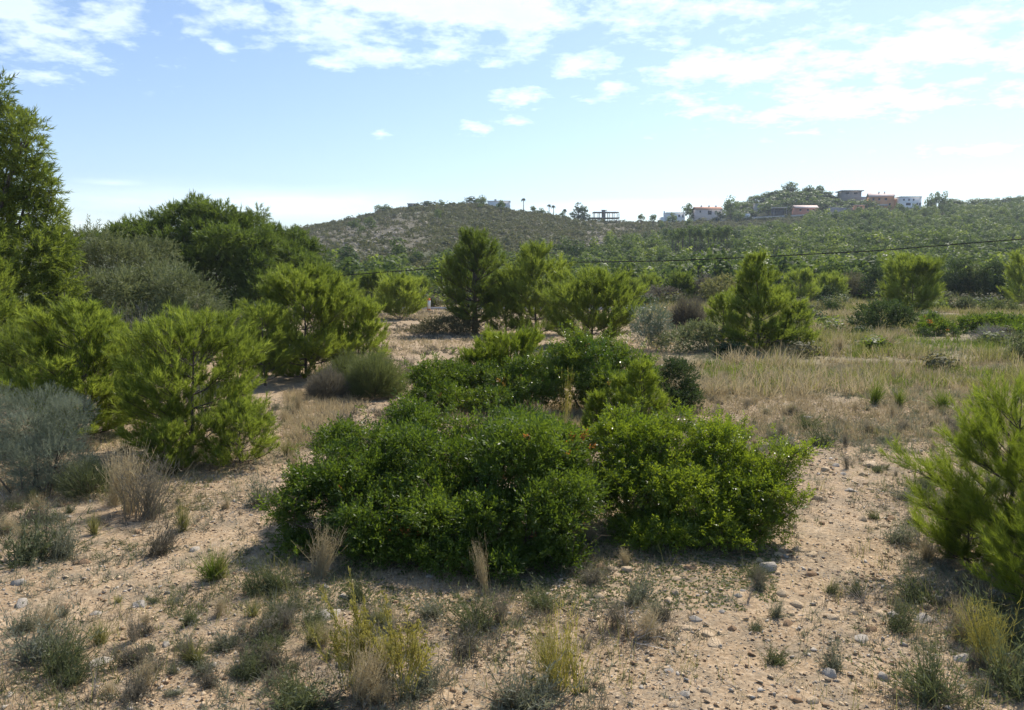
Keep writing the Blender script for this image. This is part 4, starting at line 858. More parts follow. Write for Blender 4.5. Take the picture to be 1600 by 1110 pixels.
# pines at the end of the gravel clearing
pine_at('round pine by the guard rail at the end of the gravel clearing', 625, 503, 436, 72, 431, D=47, p1=2.6, ss=.42, dens=1.1)
pine_at('darker pine behind the round pine by the guard rail', 582, 492, 428, 54, 432, D=60, p1=2.2, ss=.5, mat='needle_dk')
pine_at('upright dark-trunked pine at the right of the gravel clearing', 742, 521, 356, 118, 433, D=36, zb=.10, p1=2.0, p2=.8, dens=1.15, ss=.30, mat='needle_dk', rtrunk=.16)
pine_at('pale-topped pine just right of the upright dark-trunked pine', 838, 522, 379, 122, 434, D=35, zb=.06, p1=2.2, dens=1.1, ss=.30)
pine_at('broad low bright pine right of the pale-topped pine, above the dark mastic', 925, 537, 428, 150, 435, D=30, zb=.03, p1=2.6, dens=1.15, ss=.27)
pine_at('small pine leaning in on the left of the pale-topped pine', 790, 524, 420, 60, 436, D=35, ss=.28, p1=1.7)
pine_at('conical bright pine standing alone before the valley wood', 1185, 553, 389, 126, 437, D=27.5, zb=.02, p1=1.25, p2=.8, dens=1.3, ss=.24)
pine_at('low right-hand shoot of the conical bright pine', 1240, 550, 470, 75, 438, D=28, ss=.24, p1=1.3)
pine_at('low left-hand pine nestled against the conical bright pine', 1130, 540, 455, 66, 439, D=29, ss=.24, p1=1.5)
pine_at('round green pine in the middle of the dry field', 1424, 492, 405, 98, 441, D=54, p1=2.6, dens=1.2, ss=.44)
pine_at('yellowish small pine at the left edge of the dry field', 1298, 470, 430, 48, 442, D=78, p1=2, ss=.55)
pine_at('pine cut by the right edge beyond the dry field', 1600, 480, 395, 70, 443, D=66, p1=2.2, ss=.5)
for i, (px, row, top, w, lb) in enumerate([(980, 478, 440, 44, 'rounded low pine behind the silvery shrub'), (1012, 470, 432, 40, 'small green pine in the tree line right of the broad low pine'), (1065, 470, 428, 40, 'small bright pine above the grey round shrub'), (540, 500, 445, 60, 'green pine peeping behind the tall bright pine'), (655, 480, 440, 40, 'small pine behind the orange and white marker'), (1250, 470, 425, 52, 'green pine right behind the conical pine')]):
    pine_at(lb, px, row, top, w, 450 + i, D=[66, 76, 74, 58, 74, 72][i], p1=2.2, ss=.5, mat='needle' if i % 2 else 'needle_dk')
# shrubs
def bush_px(label, lst, bpx, brow, seed, mat, tm, per, scale, D=None, depth=.9, **k):
    b = G(bpx, brow) if D is None else P(bpx, D, brow)
    return bush(label, b, px_clumps(lst, 1, depth), seed, mat, tm, per, scale, **k)
bush_px('silvery-leaved young olive right of the broad low pine', [(1020, 500, 26, 24, 28.3), (1008, 522, 22, 20, 28), (1035, 520, 20, 22, 28)], 1020, 546, 461, 'olive_s', T_OLIV, 70, .22, name='young_olive', cat='olive tree')
bush_px('soft green shrub left of the conical pine', [(1085, 525, 32, 20, 27.5), (1060, 535, 26, 16, 27), (1110, 530, 20, 16, 27.5)], 1085, 548, 462, 'olive', T_OAK, 60, .2, name='low_shrub')
broom('round grey-brown bare-looking shrub behind the silvery olive', P(1077, 36, 512), 1.75, 1.9, 463, 'heath', 2600, 'heath_shrub', w=.022, fine=2, ls=.12, stem_mat='stem')
bush_px('brownish twiggy shrub in the shade left of the dark-trunked pine', [(700, 510, 34, 13, 36), (665, 518, 22, 8, 35.5), (730, 515, 20, 9, 35)], 700, 524, 464, 'scrub_br', T_OAK, 50, .22, name='low_shrub')
bush_px('dark green shrub left in front of the field pine', [(1378, 492, 36, 18, 38.5), (1352, 500, 20, 12, 38), (1408, 496, 20, 16, 38.5)], 1380, 518, 465, 'oak', T_OAK, 45, .26, name='oak_shrub')
bush_px('dark leafy oak right behind the field pine', [(1489, 432, 22, 24, 84), (1480, 452, 20, 16, 84), (1502, 452, 18, 16, 84)], 1490, 468, 466, 'oak', T_OAK, 14, .5, D=84, name='oak_tree', cat='oak')
bush_px('dark oak farther right of the field pine, before the brown hedge', [(1552, 430, 20, 18, 82), (1545, 450, 22, 16, 82), (1562, 455, 20, 14, 82)], 1550, 470, 467, 'oak', T_OAK, 14, .5, D=82, name='oak_tree', cat='oak')
bush_px('small dark bush alone left of the field pine', [(1297, 484, 13, 9, 55)], 1297, 496, 468, 'oak', T_OAK, 40, .3, name='low_shrub')
bush_px('dark bush behind the left edge of the dry field', [(1296, 462, 12, 10, 76)], 1296, 474, 469, 'oak', T_OAK, 20, .4, name='low_shrub', D=76)
for i, (px, py, rx, ry, D_, m, lb) in enumerate([(1262, 458, 22, 14, 80, 'scrub_br', 'brown shrub in the hedge line right of the conical pine'), (1335, 450, 30, 18, 84, 'scrub_br', 'brown-yellow thicket left of the round field pine'), (1368, 440, 16, 20, 80, 'oak', 'dark shrub touching the left of the field pine'), (1520, 440, 16, 22, 84, 'broom_dk', 'olive-brown shrub between the two dark oaks'),
        (1585, 455, 20, 14, 80, 'oak', 'low dark shrub near the right edge beyond the field'), (1225, 465, 14, 10, 78, 'scrub_br', 'low brown bush just behind the conical pine'), (1030, 462, 26, 12, 72, 'heath', 'greyish shrub behind the silvery olive'), (1105, 445, 20, 12, 74, 'heath', 'grey round bush in the valley left of the conical pine'), (1130, 452, 30, 18, 70, 'straw_gn', 'yellowing shrub left behind the conical pine'), (1000, 468, 20, 10, 70, 'heath', 'low grey shrub behind the broad low pine'), (1455, 474, 24, 8, 62, 'broom_dk', 'flat green bush right of the field pine'), (1565, 484, 26, 9, 54, 'broom_dk', 'low grey-green bush at the far right of the field'), (1510, 478, 14, 8, 58, 'thyme_gn', 'small green bush in the far right field')]):
    b = P(px, D_, py + ry); bush(lb, b, px_clumps([(px, py, rx, ry, D_), (px - rx * .5, py + ry * .3, rx * .6, ry * .7, D_ - .5), (px + rx * .5, py + ry * .3, rx * .6, ry * .7, D_ - .4)]), 480 + i, m, T_OAK, 15, .42, name='field_shrub')
bush_px('trailing green mastic patch at the right edge of the field', [(1520, 512, 24, 12, 37), (1555, 508, 26, 14, 37), (1590, 512, 26, 14, 36.5), (1560, 520, 34, 8, 36)], 1555, 530, 471, 'mastic', T_MASTR, 55, .24)
bush_px('round green mastic left of the trailing patch', [(1462, 512, 22, 14, 35.5), (1445, 520, 16, 10, 35), (1480, 518, 14, 10, 35)], 1462, 534, 472, 'mastic', T_MASTR, 60, .22)
bush_px('small leafy shrub between the round mastic and the trailing patch', [(1445, 522, 10, 8, 34), (1500, 526, 12, 8, 34)], 1478, 536, 473, 'oak', T_OAK, 60, .2, name='low_shrub')
bush_px('grey-green shrub cut by the right edge above the near pine', [(1592, 545, 20, 20, 24), (1608, 560, 22, 20, 24)], 1600, 580, 474, 'olive', T_OAK, 80, .16, name='low_shrub')
broom('pale dead shrub with bleached twigs in the right of the field', P(1545, 31, 545), .75, 1.6, 475, 'dead', 420, 'dead_shrub', w=.012, fine=2, ls=.1, stem_mat='bark_gy')
# left of the clearing: brown-olive shrubs
broom('rounded brown-green shrub at the near end of the gravel clearing', G(585, 620), 1.05, 1.55, 476, 'broom_dk', 3000, 'broom_shrub', w=.010, fine=3, ls=.06)
broom('smaller grey-brown shrub left of the rounded brown-green one', G(512, 624), .7, 1.0, 477, 'heath', 1800, 'heath_shrub', w=.009, fine=3, ls=.06)
broom('faint brown shrub behind the rounded brown-green one', G(545, 608), .95, 1.2, 478, 'broom_dk', 1600, 'heath_shrub', w=.010, fine=3, ls=.06)
T_TWG = [t_sprig(1., 12, .26, .035, 170 + i, .55, 1.5) for i in range(3)]
bush_px('big rounded blue-grey broom shrub at the left edge', [(60, 655, 66, 46, 9.8), (15, 662, 50, 46, 9.8), (100, 672, 40, 44, 9.7), (30, 720, 58, 44, 9.4), (90, 720, 52, 40, 9.4), (60, 755, 40, 24, 9.3), (-20, 705, 44, 50, 9.5)], 60, 785, 479, 'broom', T_TWG, 620, .10, name='broom_shrub', lump=.22, sub=9, stemr=.016, dirup=.7)
broom('grey-green ragged shrub at the foot of the big blue-grey broom', G(140, 775), .42, .8, 4791, 'thyme_gn', 1100, 'thyme_shrub', w=.006, fine=3, ls=.03)
# mastic group behind the big shrub
bush_px('dark mastic at the left end of the middle thicket', [(680, 600, 42, 32, 15.3), (665, 620, 32, 22, 15), (715, 590, 34, 28, 15.6), (700, 625, 38, 20, 14.8), (655, 590, 16, 14, 15.2)], 690, 645, 491, 'mastic', T_MAST, 330, .115, core=.6, lobes=12, fr=(.2, .42), poke=.45, leaders=25)
pine_at('feathery pale young pine in the middle thicket', 792, 640, 520, 140, 492, D=16.8, p1=2.4, ss=.15, dens=1.2, mat='needle_near')
pine_at('second feathery pine against the dark mastic of the thicket', 745, 640, 545, 90, 4921, D=16.4, p1=2, ss=.15, dens=1.1, mat='needle_near')
bush_px('yellow-green leafy mastic below the feathery pines', [(800, 600, 50, 34, 15.6), (830, 585, 32, 30, 15.6), (770, 625, 40, 20, 15), (830, 620, 34, 22, 15)], 805, 645, 493, 'mastic_yl', T_MAST, 250, .115)
bush_px('large dark mastic with orange leaf tips in the middle thicket', [(878, 565, 36, 36, 15.6), (925, 575, 42, 40, 15.5), (970, 572, 38, 32, 15.7), (890, 605, 48, 38, 15.2), (945, 615, 52, 34, 15), (1000, 590, 30, 34, 15.5), (905, 545, 26, 18, 15.8), (960, 548, 22, 16, 15.9)], 930, 650, 494, 'mastic_yl', T_MAST, 330, .12, core=.6, lobes=12, fr=(.2, .42), poke=.45, leaders=40, tips=.03)
bush_px('dull dark green shrub at the right end of the middle thicket', [(1055, 600, 34, 30, 15.6), (1040, 625, 34, 20, 15.1), (1078, 622, 22, 20, 15.3)], 1055, 645, 495, 'oak', T_OAK, 330, .10, name='oak_shrub')
pine_at('small upright pine sapling before the dark mastic', 1003, 668, 556, 84, 496, D=13.0, p1=1.2, p2=.8, ss=.12, dens=1.2, mat='needle_near')
pine_at('tiny pine seedling left of the sapling', 930, 668, 612, 38, 497, D=13.2, p1=1.1, ss=.11, mat='needle_near')
pine_at('slender pine seedling tucked at the left of the sapling', 965, 665, 580, 36, 498, D=13.4, p1=1.1, ss=.11, mat='needle_near')

# ------------------------------------------------------------------ the two big shrubs in front
bush_px('big dark glossy mastic shrub with reddish leaf tips in the middle of the photo', [
    (700, 730, 100, 62, 8.0), (628, 705, 82, 44, 8.4), (655, 660, 44, 30, 8.8), (800, 740, 100, 72, 7.8), (560, 745, 74, 50, 7.9), (505, 770, 50, 40, 7.7), (452, 805, 34, 22, 7.4), (478, 862, 50, 26, 7.3),
    (600, 820, 90, 62, 7.4), (710, 830, 100, 66, 7.2), (830, 835, 84, 66, 7.1), (893, 800, 52, 62, 7.3), (790, 690, 90, 36, 8.4), (868, 705, 56, 34, 8.3), (540, 690, 44, 22, 8.6), (900, 745, 40, 44, 7.9), (640, 875, 80, 34, 7.0), (760, 880, 80, 26, 6.9), (870, 880, 50, 26, 6.9)],
    700, 905, 501, 'mastic', T_MAST + [t_sprig(1.3, 9, .5, .17, 105)], 660, .088, lump=.62, sub=12, stemr=.018, inner=.55, core=.56, lobes=15, fr=(.20, .42), poke=.5, leaders=90, dead=40, tips=.02)
bush_px('lighter green mastic shrub touching the big dark one on its right', [
    (990, 715, 70, 48, 8.3), (1060, 700, 75, 48, 8.4), (1125, 728, 62, 48, 8.1), (1000, 785, 72, 52, 7.8), (1085, 790, 84, 56, 7.7), (1165, 785, 52, 48, 7.7), (1030, 838, 70, 26, 7.5), (1120, 838, 70, 28, 7.5),
    (1205, 745, 30, 18, 7.9), (1238, 716, 24, 9, 8.0), (1222, 790, 26, 30, 7.6), (955, 690, 44, 28, 8.5), (1030, 748, 60, 36, 8.1), (1105, 760, 60, 34, 7.9), (1165, 745, 40, 34, 8.0), (970, 755, 46, 34, 8.0), (1130, 680, 24, 12, 8.5), (975, 655, 18, 10, 8.6), (1200, 820, 34, 22, 7.5)],
    1080, 872, 502, 'mastic_lt', T_MAST + [t_sprig(1.4, 9, .5, .17, 106)], 640, .082, lump=.62, sub=12, stemr=.014, inner=.55, core=.70, lobes=13, fr=(.18, .36), poke=.7, leaders=130, dead=30, tips=0)
# near pine at the right edge
b0 = G(1568, 888)
pine('near bright pine with long needles, cut by the right edge', b0, AT(1590, 592, b0.y).z - b0.z, 1.75, 511, 'needle_near', ss=.155, zb=.05, dens=1.15, p1=2.0, p2=.8, nn=44, nw=.022, up=.45, lean=(.04, .02), skip=.05)
pine('dark low pine tuft at the foot of the near right pine', b0 + Vector((-.30, .05, 0)), .62, .6, 512, 'needle_dk', ss=.11, zb=.04, p1=2, nn=36, nw=.028)
pine('second near pine mostly beyond the right edge', P(1680, 6.2, 900), 1.5, 1.5, 513, 'needle_near', ss=.155, zb=.08, p1=2, nn=44, nw=.022)
pine('small pine beyond the right bottom corner', P(1650, 5.9, 1000), 1.05, 1.0, 514, 'needle_near', ss=.14, zb=.08, p1=2, nn=40, nw=.024)

# undergrowth behind the guard rail and under the left-hand trees
prU = [_build('undergrowth', *leafblob(520, .16, 620 + i, .8, .45, -.35)) for i in range(4)]
prU2 = []
for i, me in enumerate(prU): me.materials.append(M['scrub'])
r = np.random.default_rng(64)
def under(px, D, s, label, group, mat):
    o = bpy.data.objects.new('undergrowth_shrub', prU[int(r.integers(0, 4))]); COL.objects.link(o); b = P(px, D); o.location = (b.x, b.y, b.z + s * .25); o.scale = (s, s, s * r.uniform(.7, 1.0)); o.rotation_euler[2] = r.uniform(0, 6.28)
    o.material_slots[0].link = 'OBJECT'; o.material_slots[0].material = M[mat]; tag(o, label, 'shrub', group)
for i in range(64):
    under(560 + (i % 32) * 15.5 + r.normal() * 4, r.uniform(65, 78), r.uniform(.9, 1.9), 'green shrub in the dark hedge behind the guard rail', 'shrubs behind the guard rail', ['scrub', 'oak', 'needle_dk', 'scrub_br'][int(r.choice(4, p=[.35, .2, .3, .15]))])
for i in range(70):
    D = r.uniform(20, 58); under(r.uniform(-60, 455), D, r.uniform(.5, .9) + D * .014, 'shrub of the shady undergrowth below the olive and the pine grove', 'undergrowth below the left-hand trees', ['oak', 'scrub', 'needle_dk', 'olive'][int(r.choice(4, p=[.3, .25, .3, .15]))])
for i in range(46):
    under(1215 + (i % 23) * 17.5 + r.normal() * 6, r.uniform(82, 92), r.uniform(1.0, 2.0), 'shrub in the brownish hedge between the dry field and the wood', 'hedge shrubs behind the dry field', ['scrub_br', 'scrub', 'oak', 'needle_dk'][int(r.choice(4, p=[.35, .3, .15, .2]))])

fs = [('scrub_br', 'brownish'), ('oak', 'dark green'), ('scrub', 'grey-green'), ('broom_dk', 'dull green'), ('needle_dk', 'fresh green')]
for i in range(84):
    D = math.sqrt(r.uniform(19 ** 2, 80 ** 2)); m, nm = fs[int(r.integers(0, 5))]; px = r.uniform(1240, 1640) if i % 3 else r.uniform(1060, 1300)
    under(px, D, r.uniform(.35, .75) * (.7 + D / 70), nm + (' low shrub scattered in the near half of the dry field' if D < 50 else ' low shrub scattered in the far half of the dry field'), nm + (' shrubs in the near half of the field' if D < 50 else ' shrubs in the far half of the field'), m)
# ------------------------------------------------------------------ small plants of the foreground
def tuft_mesh(kind, seed):
    r = np.random.default_rng(seed); a = Acc()
    def dirs(n, sp): az = r.uniform(0, 6.283, n); th = np.abs(r.normal(size=n)) * sp; th = np.minimum(th, 1.5); return np.stack([np.sin(th) * np.cos(az), np.sin(th) * np.sin(az), np.cos(th)], -1)
    def base(n, rad): q = r.normal(size=(n, 2)) * rad; return np.concatenate([q, np.zeros((n, 1))], 1)
    if kind == 'thyme':      # unit: about 1 high and 1.6 wide, woody base, many small leaves
        n = 150; d = nrm(dirs(n, .95) + r.normal(size=3) * [.35, .35, 0]); ln = r.uniform(.25, 1.0, n) * (1 + .5 * np.sin(3 * np.arctan2(d[:, 1], d[:, 0]) + seed)); P0 = base(n, .16); ribbons(a, P0, d, ln, r.normal(size=d.shape) * .08 + [0, 0, .1], .016, 3, r.uniform(0, .35, n), r)
        for f in range(8):
            t = r.uniform(.3, 1, n); ribbons(a, P0 + d * (ln * t)[:, None], nrm(d + r.normal(size=d.shape) * .7), r.uniform(.05, .14, n), r.normal(size=d.shape) * .02, .026, 1, np.clip(r.normal(size=n) * .2 + .6, 0, 1), r)
    elif kind == 'grass':    # arching blades
        n = 230; d = dirs(n, .42); ln = r.uniform(.5, 1.1, n); ribbons(a, base(n, .07), d, ln, d * [1, 1, 0] * .35 + np.array([0, 0, -.12]) + r.normal(size=d.shape) * .06, .015, 4, np.clip(r.normal(size=n) * .25 + .5, 0, 1), r)
    elif kind == 'wispy':    # thin dry stalks with fine seed heads
        n = 120; d = dirs(n, .35); ln = r.uniform(.5, 1.1, n); P0 = base(n, .10); ribbons(a, P0, d, ln, r.normal(size=d.shape) * .12, .010, 4, r.uniform(.2, .9, n), r, .4)
        for f in range(7):
            t = r.uniform(.35, 1, n); ribbons(a, P0 + d * (ln * t)[:, None], nrm(d + r.normal(size=d.shape) * .8), r.uniform(.05, .16, n), r.normal(size=d.shape) * .03, .010, 1, r.uniform(.3, 1, n), r)
    elif kind == 'twigs':    # bleached dead branching twigs
        n = 16; d = dirs(n, 1.1); ln = r.uniform(.4, 1.0, n); P0 = base(n, .04); ribbons(a, P0, d, ln, r.normal(size=d.shape) * .2, .028, 5, r.uniform(.3, 1, n), r, .3)
        for f in range(5):
            t = r.uniform(.3, 1, n); ribbons(a, P0 + d * (ln * t)[:, None], nrm(d + r.normal(size=d.shape) * .6), r.uniform(.1, .35, n), r.normal(size=d.shape) * .06, .014, 3, r.uniform(.3, 1, n), r, .3)
    elif kind == 'weed':     # tall stalks carrying short side sprays near the top
        n = 15; d = dirs(n, .30); ln = r.uniform(.55, 1.0, n); P0 = base(n, .06); bn = r.normal(size=d.shape) * .08; ribbons(a, P0, d, ln, bn, .014, 5, r.uniform(.0, .4, n), r, .5)
        for f in range(26):
            t = r.uniform(.42, 1, n); q = P0 + d * (ln * t)[:, None] + bn * (t ** 2)[:, None]; dd = nrm(d * .9 + r.normal(size=d.shape) * .5); l2 = (1.08 - t) * .22 + .03
            ribbons(a, q, dd, l2, r.normal(size=d.shape) * .01, .013, 2, r.uniform(.4, 1, n), r, .6)
            for g in range(2): ribbons(a, q + dd * (l2 * r.uniform(.3, 1, n))[:, None], nrm(r.normal(size=d.shape)), .028, d * 0, .018, 1, r.uniform(.5, 1, n), r, .7)
    elif kind == 'rush':     # sparse straight green stalks
        n = 22; d = dirs(n, .25); ln = r.uniform(.5, 1.05, n); P0 = base(n, .06); ribbons(a, P0, d, ln, r.normal(size=d.shape) * .06, .011, 4, r.uniform(.2, .8, n), r, .4)
        for f in range(12):
            t = r.uniform(.25, 1, n); ribbons(a, P0 + d * (ln * t)[:, None], nrm(d + r.normal(size=d.shape) * .3), r.uniform(.03, .08, n), d * 0, .014, 1, r.uniform(.4, 1, n), r)
    V = np.concatenate(a.V); V[:, 2] = np.maximum(V[:, 2], -.02)
    F = np.concatenate(a.F4); return _build(kind, V, F, np.concatenate(a.A))
MESH = {}
KM = {'thyme': ['thyme', 'thyme_gn', 'heath', 'broom_dk'], 'grass': ['straw', 'straw_gn', 'grass'], 'wispy': ['straw', 'heath', 'weed'], 'twigs': ['dead'], 'weed': ['weed'], 'rush': ['weed', 'thyme_gn']}
NAMES = {'thyme': ('thyme_shrub', 'small shrub'), 'grass': ('grass_tuft', 'grass tuft'), 'wispy': ('dry_stalks', 'dry plant'), 'twigs': ('dead_twigs', 'twigs'), 'weed': ('tall_weed', 'weed'), 'rush': ('thin_stalked_herb', 'herb')}
def tuft(kind, mat, loc, s, label, group=None, sz=1.0, v=0, rz=0.0, name=None):
    key = (kind, mat, v)
    if key not in MESH: MESH[key] = tuft_mesh(kind, 700 + v * 7 + len(kind)); MESH[key] = MESH[key]; MESH[key].materials.append(M[mat])
    o = bpy.data.objects.new(name or NAMES[kind][0], MESH[key]); COL.objects.link(o); o.location = (loc.x, loc.y, float(Zt(loc.x, loc.y)) - .005); o.scale = (s * (1 + .3 * math.sin(loc.x * 37)), s * (1 + .3 * math.cos(loc.y * 41)), s * sz); o.rotation_euler = (.16 * math.sin(loc.x * 53), .16 * math.sin(loc.y * 47), rz); tag(o, label, NAMES[kind][1], group); return o
def tpx(kind, mat, px, row, hpx, wf, label, v=0, group=None):
    g = G(px, row); s = hpx * g.length / FPX; tuft(kind, mat, g, s * wf, label, group, 1 / wf, v, px * .37)
HAND = [  # kind, material, px, base row, height px, width factor, label
    ('thyme', 'thyme_gn', 45, 880, 75, 1.1, 'dark grey-green bushy shrub in front of the big blue-grey broom'), ('thyme', 'thyme', 95, 872, 60, 1.0, 'grey shrub beside the dark bushy one below the broom'),
    ('wispy', 'straw', 205, 800, 95, .9, 'wide clump of dry straw-coloured stalks left of the path'), ('wispy', 'heath', 228, 812, 90, 1.0, 'brownish twiggy clump overlapping the straw clump'), ('wispy', 'straw', 178, 790, 80, .8, 'thinner straw stalks at the left of the straw clump'),
    ('grass', 'straw_gn', 285, 832, 58, .8, 'yellow-green grass tuft just right of the straw clump'), ('grass', 'straw_gn', 148, 838, 42, .9, 'yellowish grass tuft below the straw clump'), ('thyme', 'heath', 246, 868, 62, .8, 'grey upright twiggy plant under the yellow-green tuft'),
    ('grass', 'grass', 333, 908, 62, .85, 'bright green grass tuft alone on the sunny soil'), ('grass', 'straw_gn', 345, 905, 55, .8, 'yellower blades on the right of the bright green tuft'),
    ('thyme', 'thyme_gn', 92, 1052, 78, 1.0, 'large grey-green shrub near the lower left corner'), ('thyme', 'thyme', 60, 1030, 70, 1.0, 'grey shrub behind the large one near the lower left corner'), ('wispy', 'straw', 75, 1000, 60, .8, 'dry stalks rising behind the lower left shrubs'), ('thyme', 'thyme_gn', 110, 1075, 50, 1.1, 'low green shrub at the right foot of the lower left shrubs'),
    ('thyme', 'thyme', 410, 790, 50, 1.0, 'grey low plant on the path left of the big mastic'), ('grass', 'straw', 466, 646, 40, .6, 'narrow pale grass tuft beside the path bend'), ('grass', 'straw', 464, 742, 50, .5, 'slim straw tuft on the path by the big mastic'), ('grass', 'straw_gn', 450, 712, 34, .9, 'yellowish grass at the foot of the path-side pine'),
    ('thyme', 'thyme_gn', 440, 925, 62, .9, 'green herb in the shade left of the big mastic'), ('thyme', 'thyme_gn', 405, 930, 46, 1.0, 'low green herb left of the shaded one'),
    ('weed', 'weed', 575, 1082, 190, .62, 'tallest yellow-green flowering weed in front of the big mastic'), ('weed', 'weed', 545, 1078, 130, .8, 'shorter yellow-green weed left of the tallest one'), ('weed', 'weed', 628, 1092, 180, .62, 'yellow-green flowering weed leaning right of the tallest one'), ('weed', 'weed', 600, 1070, 100, .9, 'low flowering weed between the two tall ones'),
    ('wispy', 'straw', 565, 1098, 120, .9, 'straw stalks mixed at the foot of the flowering weeds'), ('thyme', 'heath', 590, 1095, 90, 1.0, 'brown-grey shrub under the flowering weeds'), ('thyme', 'thyme', 660, 1085, 78, 1.0, 'grey shrub right of the flowering weeds'),
    ('thyme', 'thyme_gn', 462, 1105, 80, 1.0, 'green-grey shrub at the bottom edge left of the weeds'), ('thyme', 'thyme_gn', 385, 1060, 48, 1.0, 'low green-grey plant left of the bottom-edge shrub'),
    ('thyme', 'thyme_gn', 745, 985, 70, 1.0, 'grey-green bush in the shade edge of the big mastic'), ('thyme', 'heath', 722, 1030, 56, 1.0, 'brownish twiggy plant below the shade-edge bush'), ('wispy', 'heath', 780, 975, 60, .9, 'dry stalks right of the shade-edge bush'),
    ('rush', 'weed', 878, 1075, 165, .75, 'sparse tall green-stalked herb in front of the big mastic'), ('rush', 'weed', 900, 1080, 120, .9, 'lower right stalks of the sparse tall herb'), ('wispy', 'weed', 865, 1068, 110, .7, 'dry stalks inside the sparse tall herb'),
    ('thyme', 'thyme', 820, 1108, 85, 1.1, 'large pale grey shrub at the bottom edge left of the tall herb'), ('thyme', 'heath', 785, 1105, 60, 1.0, 'brown-grey plant left of the pale grey bottom shrub'),
    ('thyme', 'thyme', 992, 942, 58, 1.0, 'grey shrublet on the bare soil right of the big mastic'), ('twigs', 'dead', 990, 1005, 60, 1.1, 'tangle of dry grey twigs below the grey shrublet'), ('wispy', 'straw', 1010, 1000, 56, 1.3, 'dry straw mess around the grey twig tangle'), ('wispy', 'heath', 960, 985, 50, 1.2, 'brown dry stalks left of the twig tangle'),
    ('thyme', 'thyme_gn', 1180, 905, 30, 1.0, 'small grey-green plant by the round grey rock'), ('thyme', 'thyme', 1210, 968, 36, .9, 'grey plant below the buff rock'), ('thyme', 'thyme_gn', 1297, 930, 26, .7, 'tiny bright green tuft on the bare path'),
    ('thyme', 'thyme_gn', 1340, 930, 36, 1.0, 'low green plant under the bleached fork of twigs'), ('twigs', 'dead', 1350, 942, 48, .9, 'bleached white forked twigs on the path'), ('twigs', 'dead', 1168, 945, 34, .7, 'short white stick lying on the soil'), ('twigs', 'dead', 1440, 856, 66, .9, 'bleached branching twigs beside the near right pine'),
    ('grass', 'straw', 1450, 875, 40, 1.4, 'flattened pale dead grass left of the near right pine'), ('thyme', 'thyme', 1400, 850, 40, .9, 'thin grey herb on the path near the right pine'),
    ('thyme', 'thyme_gn', 1210, 1038, 38, .8, 'small dark tuft on the bare soil at the lower right'), ('thyme', 'thyme', 1300, 1048, 46, .8, 'taller grey-green tuft right of the small dark tuft'), ('thyme', 'thyme_gn', 1400, 990, 50, 1.1, 'green-grey plant at the edge of the right pine shade'),
    ('thyme', 'thyme_gn', 1458, 1092, 82, .9, 'largest dark green tuft at the lower right'), ('rush', 'thyme_gn', 1455, 1085, 92, .8, 'thin stalks rising from the largest lower right tuft'), ('grass', 'straw_gn', 1565, 1060, 70, .9, 'half-dry grass in the shade at the lower right corner'), ('thyme', 'thyme_gn', 1530, 985, 50, 1.2, 'dark herb in the deep shade of the right pine'),
    ('thyme', 'thyme_gn', 1575, 1010, 90, 1.1, 'dark bushy herb against the right edge in deep shade'), ('thyme', 'heath', 1500, 950, 60, 1.2, 'brown shaded plant at the foot of the dark pine tuft'), ('thyme', 'thyme_gn', 1590, 1090, 90, 1.1, 'green herb in the lower right corner'), ('wispy', 'weed', 1540, 1040, 90, .8, 'greenish stalks in the shade near the right edge'), ('thyme', 'thyme_gn', 1440, 940, 46, 1.2, 'low dark herb at the left border of the right shade'),
    ('thyme', 'thyme_gn', 560, 940, 44, 1.3, 'dark low plant in the shade under the left part of the big mastic'), ('thyme', 'thyme', 680, 960, 46, 1.2, 'greyish low plant in the shade under the middle of the big mastic'), ('thyme', 'thyme_gn', 850, 950, 50, 1.1, 'low grey-green plant under the right part of the big mastic'), ('wispy', 'straw', 500, 905, 80, .7, 'dry stalks standing before the left end of the big mastic'), ('wispy', 'straw', 760, 930, 90, .5, 'thin pale stalks standing before the dark hollow of the big mastic'),
    ('wispy', 'straw', 1500, 1000, 60, .9, 'single pale dry stalks in the right pine shade'),
    ('thyme', 'broom_dk', 1262, 672, 26, 1.4, 'blue-grey cushion shrub on the pale stony patch'), ('thyme', 'thyme', 1225, 700, 34, 1.4, 'spreading grey low shrub left on the stony patch'), ('thyme', 'thyme_gn', 1285, 698, 32, 1.2, 'greenish low shrub right of the spreading grey one'),
    ('wispy', 'straw', 815, 690, 60, .8, 'dry grass clump between the middle thicket and the big mastic'), ('grass', 'straw_gn', 872, 680, 52, .9, 'arching green-yellow grass before the dark thicket mastic'), ('wispy', 'straw', 840, 675, 45, 1.0, 'straw-coloured stalks left of the arching grass'),
    ('rush', 'weed', 885, 660, 90, .5, 'tall dry reed-like stalks before the dark thicket mastic'), ('wispy', 'heath', 1025, 650, 50, .7, 'brown dry stalk cluster right of the pine sapling'),
    ('grass', 'grass', 1366, 632, 46, .9, 'bright green grass tuft at the edge of the dry field'), ('grass', 'grass', 1405, 636, 40, .8, 'second bright green tuft right along the field edge'), ('grass', 'grass', 1475, 640, 38, .9, 'third bright green tuft by the near right pine top'),
    ('grass', 'straw', 1310, 552, 40, .8, 'reddish-brown dry grass clump in the field'), ('grass', 'straw', 1385, 545, 36, 1.2, 'pale plumed grass below the dark field shrub'),
    ('wispy', 'heath', 640, 600, 46, .8, 'dry stalks at the left corner of the middle thicket'), ('thyme', 'heath', 505, 700, 30, 1.3, 'grey-brown low plant in the middle of the upper path'), ('thyme', 'heath', 540, 668, 26, 1.5, 'flat grey plant across the upper path'), ('thyme', 'heath', 600, 650, 26, 1.4, 'grey plant by the upper path, near the thicket'),
]
for i, (k, m, px, row, hp, wf, lb) in enumerate(HAND): tpx(k, m, px, row, hp, wf, lb, i % 3)
